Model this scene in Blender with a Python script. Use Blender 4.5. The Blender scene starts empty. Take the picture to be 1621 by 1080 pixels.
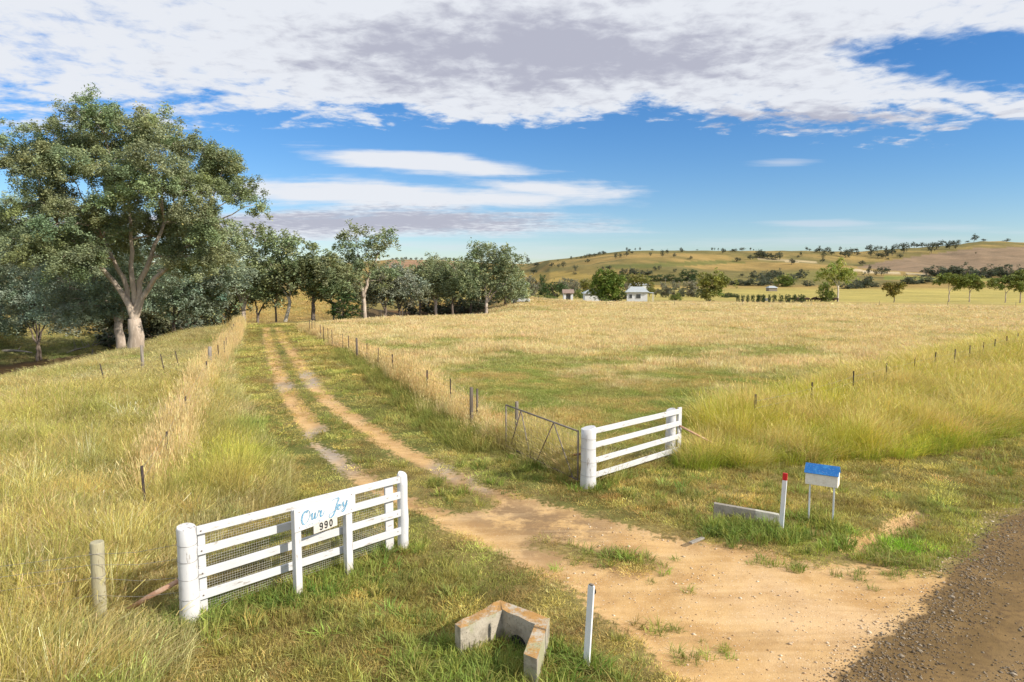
import bpy, math, random
import numpy as np
from mathutils import Vector, Matrix

# ------------------------------------------------------------------ camera, sky, sun, exposure
S = bpy.context.scene
COL = S.collection
F = 1081.0; CX = 810.5; CY = 540.0; CAMH = 4.6
PITCH = math.atan(100 / F)
SUN_EL = math.radians(31); SUN_TO = Vector((0.90, -0.44, 0)).normalized()
EXPO = 0.24

cam_d = bpy.data.cameras.new('camera'); cam = bpy.data.objects.new('camera', cam_d); COL.objects.link(cam)
cam.location = (0, 0, CAMH); cam.rotation_euler = (math.pi / 2 - PITCH, 0, 0)
cam_d.lens = 24.0; cam_d.sensor_width = 36.0; cam_d.clip_start = 0.1; cam_d.clip_end = 12000
S.camera = cam
S.view_settings.view_transform = 'Standard'; S.view_settings.look = 'None'
S.view_settings.exposure = EXPO; S.view_settings.gamma = 1.0; S.view_settings.use_curve_mapping = False

class NB:
    """tiny node expression builder"""
    def __init__(s, nt): s.nt = nt
    def node(s, t, **k):
        n = s.nt.nodes.new(t)
        for a, b in k.items(): setattr(n, a, b)
        return n
    def put(s, sock, v):
        if isinstance(v, bpy.types.NodeSocket): s.nt.links.new(v, sock)
        else: sock.default_value = v
    def m(s, op, a, b=0.0, c=None, clamp=False):
        n = s.node('ShaderNodeMath', operation=op, use_clamp=clamp)
        s.put(n.inputs[0], a); s.put(n.inputs[1], b)
        if c is not None: s.put(n.inputs[2], c)
        return n.outputs[0]
    def sstep(s, v, lo, hi, a=0.0, b=1.0):
        n = s.node('ShaderNodeMapRange', interpolation_type='SMOOTHSTEP')
        s.put(n.inputs[0], v); s.put(n.inputs[1], lo); s.put(n.inputs[2], hi); s.put(n.inputs[3], a); s.put(n.inputs[4], b)
        return n.outputs[0]
    def lin(s, v, lo, hi, a=0.0, b=1.0):
        n = s.node('ShaderNodeMapRange')
        s.put(n.inputs[0], v); s.put(n.inputs[1], lo); s.put(n.inputs[2], hi); s.put(n.inputs[3], a); s.put(n.inputs[4], b)
        return n.outputs[0]
    def mix(s, f, a, b, bt='MIX'):
        n = s.node('ShaderNodeMix', data_type='RGBA', blend_type=bt)
        s.put(n.inputs[0], f)
        for k, v in ((6, a), (7, b)):
            s.put(n.inputs[k], tuple(v) + (1,) if isinstance(v, tuple) and len(v) == 3 else v)
        return n.outputs[2]
    def comb(s, x, y, z=0.0):
        n = s.node('ShaderNodeCombineXYZ')
        s.put(n.inputs[0], x); s.put(n.inputs[1], y); s.put(n.inputs[2], z)
        return n.outputs[0]
    def noise(s, vec, scale, detail=4.0, rough=0.55, dist=0.0, out=0):
        n = s.node('ShaderNodeTexNoise')
        if vec is not None: s.put(n.inputs['Vector'], vec)
        n.inputs['Scale'].default_value = scale; n.inputs['Detail'].default_value = detail
        n.inputs['Roughness'].default_value = rough; n.inputs['Distortion'].default_value = dist
        return n.outputs[out]
    def attr(s, name, kind='GEOMETRY', out=0):
        n = s.node('ShaderNodeAttribute', attribute_name=name, attribute_type=kind)
        return n.outputs[out]

w = bpy.data.worlds.new('World'); S.world = w; w.use_nodes = True
nt = w.node_tree; nt.nodes.clear(); nb = NB(nt)
sky = nb.node('ShaderNodeTexSky', sky_type='NISHITA', sun_disc=False)
sky.sun_elevation = SUN_EL; sky.sun_rotation = math.atan2(SUN_TO.x, SUN_TO.y)
sky.altitude = 300; sky.air_density = 1.0; sky.dust_density = 0.2; sky.ozone_density = 3.0
gen = nb.node('ShaderNodeTexCoord').outputs['Generated']
sep = nb.node('ShaderNodeSeparateXYZ'); nb.put(sep.inputs[0], gen)
X, Y, Z = sep.outputs
U = nb.m('ARCTAN2', X, Y); V = nb.m('DIVIDE', nb.m('ARCSINE', Z), nb.m('MAXIMUM', nb.m('ABSOLUTE', nb.m('COSINE', U)), .5))
zz = nb.m('ADD', nb.m('MAXIMUM', Z, 0.0), 0.06)
P = nb.comb(nb.m('DIVIDE', X, zz), nb.m('DIVIDE', Y, zz))
UV = nb.comb(U, nb.m('MULTIPLY', V, 4.0))
nbig = nb.noise(P, 0.55, 3, .5)
ncell = nb.noise(P, 3.2, 6, .62, .35)
nfine = nb.noise(P, 9.0, 5, .6, .3)
nstr = nb.noise(nb.comb(nb.m('MULTIPLY', U, 3.0), nb.m('MULTIPLY', V, 42.0)), 1.0, 6, .6, .3)
ncl = nb.noise(nb.comb(nb.m('MULTIPLY', U, 9.0), nb.m('MULTIPLY', V, 30.0)), 1.0, 7, .6, .2)
def uv(px, py): return math.atan((px - CX) / F), math.atan((440 - py) / F)
def blob(px, py, rx, ry, tilt=0.0):
    u0, v0 = uv(px, py)
    du = nb.m('SUBTRACT', U, u0); dv = nb.m('SUBTRACT', V, v0)
    if tilt: dv = nb.m('ADD', dv, nb.m('MULTIPLY', du, tilt))
    a = nb.m('DIVIDE', du, rx / F); b = nb.m('DIVIDE', dv, ry / F)
    return nb.m('SUBTRACT', 1.0, nb.m('SQRT', nb.m('ADD', nb.m('MULTIPLY', a, a), nb.m('MULTIPLY', b, b))))
n05 = nb.m('SUBTRACT', ncell, 0.5); s05 = nb.m('SUBTRACT', nstr, 0.5); c05 = nb.m('SUBTRACT', ncl, .5)
b05 = nb.m('SUBTRACT', nbig, .5)
# the altocumulus deck overhead: its lower edge, its gaps
edge = nb.m('ADD', nb.m('MULTIPLY', c05, .16), nb.m('MULTIPLY', b05, .10))
dk = nb.m('ADD', nb.m('SUBTRACT', V, uv(0, 212)[1]), edge)
deck = nb.sstep(dk, -0.035, 0.05, -0.95, 0.66)
gap = nb.m('MAXIMUM', blob(1590, 105, 280, 52, .05), blob(1700, 225, 120, 50))
gap = nb.m('MULTIPLY', nb.m('MAXIMUM', gap, 0.0), 1.9)
thick = nb.m('MAXIMUM', nb.m('MAXIMUM', blob(900, 85, 640, 120), blob(1370, 196, 270, 46, -.02)), 0.0)
d1 = nb.m('ADD', nb.m('SUBTRACT', deck, gap), nb.m('MULTIPLY', thick, .9))
d1 = nb.m('ADD', d1, nb.m('ADD', nb.m('MULTIPLY', n05, 1.15), nb.m('MULTIPLY', nb.m('SUBTRACT', nfine, .5), 1.6)))
d1 = nb.m('ADD', d1, nb.m('MULTIPLY', b05, .5))
m1 = nb.sstep(d1, -0.12, 0.70)
# lens cloud and the stratus bands
lens = nb.m('MAXIMUM', blob(670, 262, 230, 22, .10), blob(860, 300, 190, 18, .06))
lens = nb.m('MAXIMUM', lens, blob(620, 312, 420, 30, .02))
lens = nb.m('MAXIMUM', lens, nb.m('MULTIPLY', blob(560, 356, 520, 30), .9))
m2 = nb.sstep(nb.m('ADD', lens, nb.m('ADD', nb.m('MULTIPLY', s05, 1.7), nb.m('MULTIPLY', c05, .9))), 0.0, 0.62)
# thin streaks near the horizon, all the way round
lowband = nb.m('SUBTRACT', 1.0, nb.m('ABSOLUTE', nb.m('DIVIDE', nb.m('SUBTRACT', V, .045), .055)))
m3 = nb.m('MULTIPLY', nb.sstep(nb.m('ADD', nb.m('MULTIPLY', lowband, .5), nb.m('MULTIPLY', s05, 2.0)), 0.25, 0.95), .62)
wisps = nb.m('MULTIPLY', nb.sstep(nb.m('ADD', nb.m('MAXIMUM', blob(1230, 262, 90, 12), blob(1280, 355, 120, 10)), nb.m('MULTIPLY', s05, 2.6)), .35, 1.1), .5)
m3 = nb.m('MAXIMUM', m3, wisps)
cov = nb.m('MAXIMUM', nb.m('MAXIMUM', m1, m2), m3, clamp=True)
shade = nb.m('ADD', nb.m('MULTIPLY', nb.m('MAXIMUM', nb.m('MAXIMUM', blob(860, 95, 480, 80), nb.m('MULTIPLY', blob(600, 352, 460, 26), 1.0)), nb.m('MULTIPLY', blob(1300, 200, 260, 30), .8)), 1.3),
             nb.m('ADD', nb.m('ADD', nb.m('MULTIPLY', n05, 1.5), nb.m('MULTIPLY', nb.m('SUBTRACT', nfine, .5), -2.0)), nb.m('MULTIPLY', c05, 1.3)))
cloudcol = nb.mix(nb.sstep(shade, -.1, 1.0), (8.0, 8.25, 8.75), (4.7, 4.8, 5.7))
cloudcol = nb.mix(m3, cloudcol, (6.3, 6.8, 8.0))
hs = nb.node('ShaderNodeHueSaturation'); hs.inputs['Saturation'].default_value = 1.20; hs.inputs['Value'].default_value = 1.0
nb.put(hs.inputs['Color'], sky.outputs[0])
air = nb.mix(1.0, hs.outputs[0], nb.mix(nb.sstep(V, .0, .30), (1.10, 1.15, 1.28), (.84, 1.12, 1.38)), 'MULTIPLY')
skyc = nb.mix(nb.m('MULTIPLY', cov, .97), air, cloudcol)
bg = nb.node('ShaderNodeBackground'); bg.inputs[1].default_value = 0.088
nb.put(bg.inputs[0], skyc)
out = nb.node('ShaderNodeOutputWorld'); nt.links.new(bg.outputs[0], out.inputs[0])

sun_d = bpy.data.lights.new('sun', 'SUN'); sun = bpy.data.objects.new('sun', sun_d); COL.objects.link(sun)
S.cycles.max_bounces = 5; S.cycles.diffuse_bounces = 3; S.cycles.transmission_bounces = 3
sun_d.energy = 4.95; sun_d.angle = math.radians(0.6); sun_d.color = (1.0, 0.93, 0.82)
sd_ = Vector((SUN_TO.x * math.cos(SUN_EL), SUN_TO.y * math.cos(SUN_EL), math.sin(SUN_EL)))
sun.rotation_euler = sd_.to_track_quat('Z', 'Y').to_euler()

# ------------------------------------------------------------------ helpers
rng = np.random.default_rng(7); random.seed(7)
cp, sp = math.cos(PITCH), math.sin(PITCH)
def ray(px, py):
    u = (px - CX) / F; v = (CY - py) / F
    return np.array([u, cp + v * sp, -sp + v * cp])
def G(px, py, z=0.0):
    d = ray(px, py); t = (z - CAMH) / d[2]
    return (d[0] * t, d[1] * t)
def project(x, y, z):
    dz = z - CAMH
    fw = y * cp - dz * sp; up = y * sp + dz * cp
    fw = np.maximum(fw, 1e-3)
    return CX + F * x / fw, CY - F * up / fw

def h2(ix, iy, seed):
    with np.errstate(over='ignore'):
        n = (ix.astype(np.int64) * 374761393 + iy.astype(np.int64) * 668265263 + seed * 1442695041) & 0xffffffff
        n = ((n ^ (n >> 13)) * 1274126177) & 0xffffffff
        n = n ^ (n >> 16)
    return (n & 0xffff) / 65535.0
def vnoise(x, y, seed=0):
    x = np.asarray(x, float); y = np.asarray(y, float)
    ix = np.floor(x); iy = np.floor(y); fx = x - ix; fy = y - iy
    fx = fx * fx * (3 - 2 * fx); fy = fy * fy * (3 - 2 * fy)
    a = h2(ix, iy, seed); b = h2(ix + 1, iy, seed); c = h2(ix, iy + 1, seed); d = h2(ix + 1, iy + 1, seed)
    return a + (b - a) * fx + (c - a) * fy + (a - b - c + d) * fx * fy
def fbm(x, y, seed=0, o=4):
    s = 0; a = .5; t = 0
    for k in range(o):
        s = s + a * vnoise(x * 2 ** k, y * 2 ** k, seed + k * 17); t += a; a *= .5
    return s / t
def ss(a, b, v):
    t = np.clip((v - a) / (b - a), 0, 1); return t * t * (3 - 2 * t)
def dpoly(x, y, pts, closed=False):
    pts = [np.array(p, float) for p in pts]; best = np.full(np.shape(x), 1e9)
    n = len(pts)
    for i in range(n if closed else n - 1):
        a = pts[i]; b = pts[(i + 1) % n]; d = b - a; L = d @ d + 1e-12
        t = np.clip(((x - a[0]) * d[0] + (y - a[1]) * d[1]) / L, 0, 1)
        best = np.minimum(best, np.hypot(x - a[0] - t * d[0], y - a[1] - t * d[1]))
    return best
def inside(x, y, pts):
    c = np.zeros(np.shape(x), bool); n = len(pts)
    for i in range(n):
        x1, y1 = pts[i]; x2, y2 = pts[(i + 1) % n]
        if y1 == y2: continue
        k = ((y1 > y) != (y2 > y)) & (x < (x2 - x1) * (y - y1) / (y2 - y1) + x1)
        c ^= k
    return c
def sdp(x, y, pts):
    d = dpoly(x, y, pts, True); return np.where(inside(x, y, pts), d, -d)

# ------------------------------------------------------------------ terrain
CREEK = [(-62, -120), (-50, 0), (-44, 36), (-47, 62), (-43, 84), (-28, 96), (-15, 105), (-15, 124), (-32, 150), (-72, 215), (-130, 330)]
SKYL_X = [-1500, 0, 400, 560, 620, 700, 780, 835, 870, 900, 940, 985, 1050, 1200, 1270, 1350, 1400, 1500, 1545, 1580, 1621, 1800, 2600]
SKYL_Y = [405, 412, 417, 416, 411, 412, 417, 418, 412, 409, 403, 397.5, 397, 397.5, 397.5, 399, 395.5, 389, 382.5, 382.5, 385, 392, 400]
RID_X = [-1500, 300, 600, 830, 870, 1000, 1300, 1400, 1560, 2000]
RID_Y = [1500, 1500, 1500, 1400, 1000, 1000, 1080, 1150, 1250, 1300]
def height(x, y):
    x = np.asarray(x, float); y = np.asarray(y, float)
    D = np.hypot(x, y)
    z = np.interp(D, [0, 50, 100, 140, 190, 260, 330, 480, 9000], [0, 0, -.35, -.9, -1.75, -3.1, -4.0, -4.3, -4.3])
    c = dpoly(x, y, CREEK) + (fbm(x * .12, y * .12, 5) - .5) * 3
    z = z - .7 * ss(13, 25, -x) * ss(8, 25, y) * (1 - ss(50, 66, y))
    z = z - 4.0 * (1 - ss(4.0, 19.5, c)) * (1 - ss(180, 320, D))
    z = z + 3.3 * np.exp(-((x + 30) / 34) ** 2 - ((y - 132) / 17) ** 2)
    z = z + (fbm(x * .05, y * .05, 9) - .5) * .5 * ss(25, 90, D) + (fbm(x * .7, y * .7, 3) - .5) * .08
    az = np.clip(np.arctan2(x, y), -1.15, 1.15)
    Yf = D * np.cos(az); pxx = CX + F * np.tan(az)
    ys = np.interp(pxx, SKYL_X, SKYL_Y); Yr = np.interp(pxx, RID_X, RID_Y)
    zr = CAMH + (440 - ys) / F * Yr
    t = np.clip((Yf - 480) / (Yr - 480), 0, 1)
    prof = 0.35 * t + 0.65 * t ** 1.5
    hz = (zr + 4.3) * prof * np.where(Yf > Yr, np.exp(-((Yf - Yr) / 900) ** 2), 1)
    und = (fbm(x * .006, y * .006, 21, 3) - .5) * 16 * ss(480, 700, Yf) * (1 - ss(.72, .97, t)) * np.where(pxx > 850, 1, .5)
    gul = -np.abs(fbm(x * .011, y * .004, 31, 3) - .5) * 14 * ss(500, 700, Yf) * (1 - ss(.6, .9, t))
    return z + hz + und + gul
def hz1(x, y): return float(height(np.array([x]), np.array([y]))[0])
TS = np.concatenate([np.linspace(3, 120, 1200), np.linspace(120.5, 600, 1000), np.linspace(602, 2200, 900)])
def hit(px, py):
    """where the view ray meets the ground; skyline things slide down until they touch it"""
    for k in range(60):
        d = ray(px, py + k * .35); d = d / d[1]
        x = d[0] * TS; y = TS; z = CAMH + d[2] * TS
        b = z < height(x, y)
        if b.any():
            i = int(np.argmax(b)); return float(x[i]), float(y[i]), hz1(x[i], y[i])
    raise ValueError((px, py))
def onground(px, py):
    x, y, z = hit(px, py); return Vector((x, y, z))
def from_top(px, py, h):
    """foot of a post of height h whose top is seen at px, py"""
    d = ray(px, py); d = d / d[1]
    x = d[0] * TS; z = CAMH + d[2] * TS; b = z < height(x, TS) + h
    i = int(np.argmax(b)); return Vector((x[i], TS[i], hz1(x[i], TS[i])))

def PX(l): return [G(*p) for p in l]
APRON = PX([(575, 692), (640, 714), (700, 737), (760, 764), (830, 787), (900, 805), (960, 824), (1020, 840), (1100, 855), (1180, 868), (1240, 880),
            (1300, 893), (1370, 898), (1440, 905), (1500, 912), (1560, 915), (1480, 1010), (1420, 1085), (1300, 1220), (1130, 1200), (1075, 1090), (1040, 1050), (1000, 1010), (950, 975), (915, 945),
            (880, 920), (830, 895), (780, 873), (730, 850), (690, 830), (650, 802), (610, 772), (560, 745), (548, 722)])
RUT_L = PX([(421, 516), (427, 545), (437, 580), (450, 612), (470, 645), (490, 675), (512, 702), (540, 728), (590, 765), (660, 800)])
RUT_R = PX([(441, 516), (456, 545), (473, 575), (492, 605), (520, 635), (560, 665), (600, 690), (640, 715), (700, 747), (780, 785)])
MID = PX([(530, 690), (600, 730), (670, 770), (730, 795)])
MID2 = PX([(860, 862), (930, 877), (1010, 890)])
ROAD_EDGE = PX([(1310, 1085), (1390, 1010), (1452, 965), (1492, 925), (1530, 880), (1560, 850), (1590, 825), (1640, 800), (1720, 765), (1900, 715)])
e0 = ROAD_EDGE[0]; e1 = ROAD_EDGE[-1]
ROAD = [(e0[0] - 1.9, e0[1] - 3.2), (e0[0] - 6, e0[1] - 12), (e0[0] - 24, e0[1] - 60)] 
ROAD = ROAD[::-1] + ROAD_EDGE + [(e1[0] + 30, e1[1] + 22), (e1[0] + 90, e1[1] + 60), (e1[0] + 96, e1[1] + 54), (e1[0] + 36, e1[1] + 14), (e1[0] + 8, e1[1] - 6), (e0[0] + 6, e0[1] - 5), (e0[0] - 1, e0[1] - 14), (e0[0] - 18, e0[1] - 62)]
DITCH = PX([(1345, 868), (1400, 845), (1452, 815)])
TALL_L = [(-30, -20), (-6, -6), (-4.6, 4)] + PX([(250, 1075), (285, 1000), (275, 930), (300, 870), (370, 830), (440, 795), (452, 755), (415, 705), (385, 660), (365, 620), (350, 580), (368, 540), (385, 513)]) + [(-30, 90), (-80, 90), (-80, -20)]
TALL_R = PX([(1082, 742), (1150, 740), (1300, 730), (1450, 722), (1545, 702), (1640, 668), (1900, 610), (2600, 540), (2600, 512), (1900, 520), (1621, 541), (1537, 556), (1450, 578), (1350, 602), (1280, 622), (1190, 645), (1100, 668)])
FLINE = PX([(478, 514), (520, 534), (565, 557), (600, 576), (640, 602), (680, 630), (720, 655), (760, 682), (795, 705)])
LLINE = PX([(380, 514), (350, 556), (330, 586), (305, 640), (275, 715), (240, 800)])
PAD_EDGE = [G(478, 512), G(541, 545), G(600, 575), G(676, 628), G(745, 662), G(800, 700), G(920, 765), G(1070, 728), G(1180, 690), G(1300, 640), G(1450, 585), G(1621, 545), G(2600, 500), (900, 130), (900, 700), (20, 400), (-8, 170), (-3, 104)]
def sand_sd(x, y):
    w = .32 + .10 * (fbm(x * .5, y * .5, 40) - .5)
    s = np.maximum(sdp(x, y, APRON), np.maximum(w - dpoly(x, y, RUT_L), w * 1.05 - dpoly(x, y, RUT_R)))
    m = .62 - dpoly(x, y, MID); m2 = .22 - dpoly(x, y, MID2)
    s = np.where(m > -.3, np.minimum(s, -m), s); s = np.where(m2 > -.2, np.minimum(s, -m2), s)
    return s
def road_sd(x, y): return sdp(x, y, ROAD)

def poly_tag(px, py, pts): return inside(px, py, pts)
def ground_color(x, y, z):
    """albedo of soil, thatch and pasture under and beyond the built grass"""
    D = np.hypot(x, y)
    n1 = fbm(x * .35, y * .35, 50); n2 = fbm(x * .08, y * .08, 60); n3 = fbm(x * 1.7, y * 1.7, 70)
    A = np.array([.30, .225, .095]); B = np.array([.135, .145, .04]); Cc = np.array([.22, .15, .075])
    t = ss(.35, .65, .5 * n1 + .5 * n2)[:, None]
    col = A * t + B * (1 - t)
    b = ss(.58, .75, n3)[:, None] * .5
    col = col * (1 - b) + Cc * b
    # far meadow and hills, one field after another
    px, py = project(x, y, z)
    far = ss(95, 165, D)[:, None]
    gold = np.array([.42, .31, .115]); mead = np.array([.44, .36, .115]); oliv = np.array([.20, .18, .055]); brn = np.array([.24, .17, .115])
    nn = fbm(x * .012, y * .03, 80)[:, None]; n5 = fbm(x * .05, y * .05, 83)[:, None]
    c2 = gold * .75 + oliv * .25
    f = ss(.35, .6, nn); c2 = gold * f + (oliv * .5 + gold * .5) * (1 - f)
    m = ss(195, 240, D)[:, None]; c2 = c2 * (1 - m) + (mead * (.75 + .4 * n5)) * m
    h = ss(470, 540, np.where(y > 0, y, D))[:, None]
    nh = fbm(x * .0045, y * .010, 90)[:, None]; nh2 = fbm(x * .03, y * .03, 95)[:, None]
    f = ss(.38, .60, nh * .75 + nh2 * .25)
    ch = (np.array([.33, .225, .085]) * f + np.array([.175, .148, .055]) * (1 - f)) * (.8 + .4 * nh2)
    def band(poly, c, k=1.0):
        nonlocal ch
        i = inside(px, py, poly)[:, None]; ch = np.where(i, ch * (1 - k) + np.array(c) * (.85 + .3 * nh2) * k, ch)
    band([(700, 470), (700, 440), (830, 432), (900, 430), (1000, 444), (1100, 462), (700, 475)], (.40, .28, .075), .5)
    band([(955, 421), (1060, 415), (1160, 412), (1180, 416), (1090, 421), (960, 426)], (.13, .14, .04), .8)
    band([(1190, 436), (1350, 424), (1352, 440), (1190, 447)], (.22, .20, .06), .6)
    band([(1352, 424), (1400, 414), (1470, 403), (1550, 392), (1700, 390), (1700, 432), (1500, 436), (1420, 429)], (.25, .175, .125), .95)
    band([(1200, 409), (1290, 414), (1300, 418), (1200, 412)], (.48, .38, .25), .9)
    band([(1345, 425), (1400, 431), (1470, 434), (1470, 436), (1400, 434), (1345, 429)], (.55, .45, .33), .9)
    band([(1400, 437), (1621, 440), (1621, 446), (1400, 443)], (.22, .25, .06), .7)
    band([(610, 424), (610, 412), (745, 412), (745, 424)], (.36, .21, .15), .8)
    c2 = c2 * (1 - h) + ch * h
    col = col * (1 - far) + c2 * far
    # creek banks, bed and the shaded gully litter
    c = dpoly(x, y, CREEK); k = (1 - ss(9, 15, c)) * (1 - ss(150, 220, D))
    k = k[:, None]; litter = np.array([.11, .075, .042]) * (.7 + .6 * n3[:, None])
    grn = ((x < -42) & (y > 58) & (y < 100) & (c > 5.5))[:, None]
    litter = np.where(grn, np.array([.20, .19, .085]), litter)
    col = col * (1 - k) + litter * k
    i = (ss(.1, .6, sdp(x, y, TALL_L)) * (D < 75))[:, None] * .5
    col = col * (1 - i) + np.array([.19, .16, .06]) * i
    return col

def link(o, parent=None):
    COL.objects.link(o)
    if parent is not None: o.parent = parent
    return o
def mesh_np(name, v, f, mat=None, col=None, smooth=False, extra=None):
    """mesh from arrays; f is (n,3) or (n,4) or a list of those"""
    me = bpy.data.meshes.new(name)
    fl = f if isinstance(f, list) else [f]
    fl = [np.asarray(a, np.int32) for a in fl if len(a)]
    v = np.asarray(v, np.float32)
    me.vertices.add(len(v)); me.vertices.foreach_set('co', v.ravel())
    nl = sum(a.size for a in fl); npoly = sum(len(a) for a in fl)
    me.loops.add(nl); me.loops.foreach_set('vertex_index', np.concatenate([a.ravel() for a in fl]))
    st = []; o = 0
    for a in fl:
        st.append(o + np.arange(len(a)) * a.shape[1]); o += a.size
    me.polygons.add(npoly); me.polygons.foreach_set('loop_start', np.concatenate(st).astype(np.int32))
    if smooth: me.polygons.foreach_set('use_smooth', np.ones(npoly, bool))
    me.update(calc_edges=True); me.validate()
    if col is not None:
        a = me.attributes.new('tint', 'FLOAT_COLOR', 'POINT')
        c = np.ones((len(v), 4), np.float32); c[:, :3] = col; a.data.foreach_set('color', c.ravel())
    for k, arr in (extra or {}).items():
        a = me.attributes.new(k, 'FLOAT', 'POINT'); a.data.foreach_set('value', np.asarray(arr, np.float32))
    if mat: me.materials.append(mat)
    return me
class MB:
    """collects verts and faces, then makes one mesh object"""
    def __init__(s): s.v = []; s.f = []
    def box(s, c, size, M=None, taper=1.0):
        b = len(s.v); hx, hy, hz = [q / 2 for q in size]
        for z in (-hz, hz):
            k = taper if z > 0 else 1
            for x, y in ((-hx, -hy), (hx, -hy), (hx, hy), (-hx, hy)):
                p = Vector((x * k, y * k, z));
                if M is not None: p = M @ p
                s.v.append(tuple(p + Vector(c)))
        s.f += [(b, b + 3, b + 2, b + 1), (b + 4, b + 5, b + 6, b + 7), (b, b + 1, b + 5, b + 4), (b + 1, b + 2, b + 6, b + 5), (b + 2, b + 3, b + 7, b + 6), (b + 3, b, b + 4, b + 7)]
        return s
    def beam(s, a, b_, wd, ht, up=Vector((0, 0, 1)), jit=0.0, n=1):
        a = Vector(a); b_ = Vector(b_); d = (b_ - a).normalized(); side = d.cross(up).normalized(); u = side.cross(d).normalized()
        base = len(s.v)
        for i in range(n + 1):
            c = a.lerp(b_, i / n); j = [random.uniform(-jit, jit) for _ in range(4)]
            for q, (sx, sz) in enumerate(((-1, -1), (1, -1), (1, 1), (-1, 1))):
                s.v.append(tuple(c + side * (sx * wd / 2 + j[q] * .5) + u * (sz * ht / 2 + j[q])))
        for i in range(n):
            o = base + i * 4
            for q in range(4): s.f.append((o + q, o + (q + 1) % 4, o + 4 + (q + 1) % 4, o + 4 + q))
        s.f.append((base + 3, base + 2, base + 1, base)); o = base + n * 4; s.f.append((o, o + 1, o + 2, o + 3))
        return s
    def tube(s, pts, rad, n=8, cap=True, wob=0.0):
        pts = [Vector(p) for p in pts]; base = len(s.v)
        if not hasattr(rad, '__len__'): rad = [rad] * len(pts)
        ref = Vector((0.3, 0.9, 0.1))
        for i, p in enumerate(pts):
            d = (pts[min(i + 1, len(pts) - 1)] - pts[max(i - 1, 0)]).normalized()
            if abs(d.dot(ref)) > .95: ref = Vector((1, 0, 0))
            e1 = d.cross(ref).normalized(); e2 = d.cross(e1)
            for k in range(n):
                a = 2 * math.pi * k / n; r = rad[i] * (1 + random.uniform(-wob, wob))
                s.v.append(tuple(p + (e1 * math.cos(a) + e2 * math.sin(a)) * r))
        for i in range(len(pts) - 1):
            for k in range(n):
                a = base + i * n + k; b = base + i * n + (k + 1) % n
                s.f.append((a, a + n, b + n, b))
        if cap:
            s.f.append(tuple(base + k for k in range(n))); s.f.append(tuple(base + (len(pts) - 1) * n + k for k in reversed(range(n))))
        return s
    def build(s, name, mat, parent=None, smooth=False, bevel=0.0, origin=None, kind=None):
        me = bpy.data.meshes.new(name)
        o_ = Vector(origin) if origin is not None else None
        vs = s.v if o_ is None else [tuple(Vector(p) - o_) for p in s.v]
        me.from_pydata(vs, [], s.f); me.update()
        if smooth:
            for p in me.polygons: p.use_smooth = len(p.vertices) < 6
        me.materials.append(mat)
        o = link(bpy.data.objects.new(name, me), parent)
        if o_ is not None: o.location = o_
        if bevel:
            m = o.modifiers.new('b', 'BEVEL'); m.width = bevel; m.segments = 1; m.limit_method = 'ANGLE'
        if kind: o['kind'] = kind
        return o
def tag(o, label=None, cat=None, group=None, kind=None):
    if label: o['label'] = label
    if cat: o['category'] = cat
    if group: o['group'] = group
    if kind: o['kind'] = kind
    return o
def empty(name, loc, label, cat, group=None, rz=0):
    o = bpy.data.objects.new(name, None); COL.objects.link(o); o.empty_display_size = .2
    o.location = loc; o.rotation_euler = (0, 0, rz)
    return tag(o, label, cat, group)
def copy_thing(root, loc, scale, rz, label, group):
    r = root.copy(); COL.objects.link(r); r.location = loc; r.scale = scale; r.rotation_euler = (0, 0, rz)
    tag(r, label, None, group)
    for ch in root.children:
        c = ch.copy(); COL.objects.link(c); c.parent = r
    return r

# ------------------------------------------------------------------ materials
def mat(name):
    m = bpy.data.materials.new(name); m.use_nodes = True; nt = m.node_tree; nt.nodes.clear()
    nb = NB(nt); o = nb.node('ShaderNodeOutputMaterial'); return m, nb, o
def bsdf(nb, o, color, rough=.8, spec=.3, bump=None, bstr=.3, bdist=.02, metal=0.0):
    p = nb.node('ShaderNodeBsdfPrincipled'); nb.put(p.inputs['Base Color'], color + (1,) if isinstance(color, tuple) and len(color) == 3 else color)
    nb.put(p.inputs['Roughness'], rough); p.inputs['Specular IOR Level'].default_value = spec; p.inputs['Metallic'].default_value = metal
    if bump is not None:
        b = nb.node('ShaderNodeBump'); b.inputs['Strength'].default_value = bstr; b.inputs['Distance'].default_value = bdist
        nb.put(b.inputs['Height'], bump); nb.nt.links.new(b.outputs[0], p.inputs['Normal'])
    nb.nt.links.new(p.outputs[0], o.inputs[0]); return p
def worn(name, c1, c2, scale=6.0, lo=.45, hi=.7, rough=.8, stretch=(1, 1, 1), spec=.3, bstr=.3, metal=0.0, c3=None):
    m, nb, o = mat(name)
    tc = nb.node('ShaderNodeTexCoord').outputs['Object']
    mp = nb.node('ShaderNodeMapping'); mp.inputs['Scale'].default_value = stretch; nb.put(mp.inputs[0], tc)
    n = nb.noise(mp.outputs[0], scale, 6, .65); n2 = nb.noise(mp.outputs[0], scale * 5, 4, .6)
    col = nb.mix(nb.sstep(n, lo, hi), c1, c2)
    if c3: col = nb.mix(nb.sstep(n2, .58, .72), col, c3)
    col = nb.mix(.35, col, nb.mix(nb.lin(n2, .3, .7), (.6, .6, .6), (1.15, 1.15, 1.15)), 'MULTIPLY')
    bsdf(nb, o, col, rough, spec, nb.m('ADD', n, nb.m('MULTIPLY', n2, .6)), bstr, .01, metal); return m
def worldscaled(nb, s):
    g = nb.node('ShaderNodeNewGeometry').outputs['Position']
    return g
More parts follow.
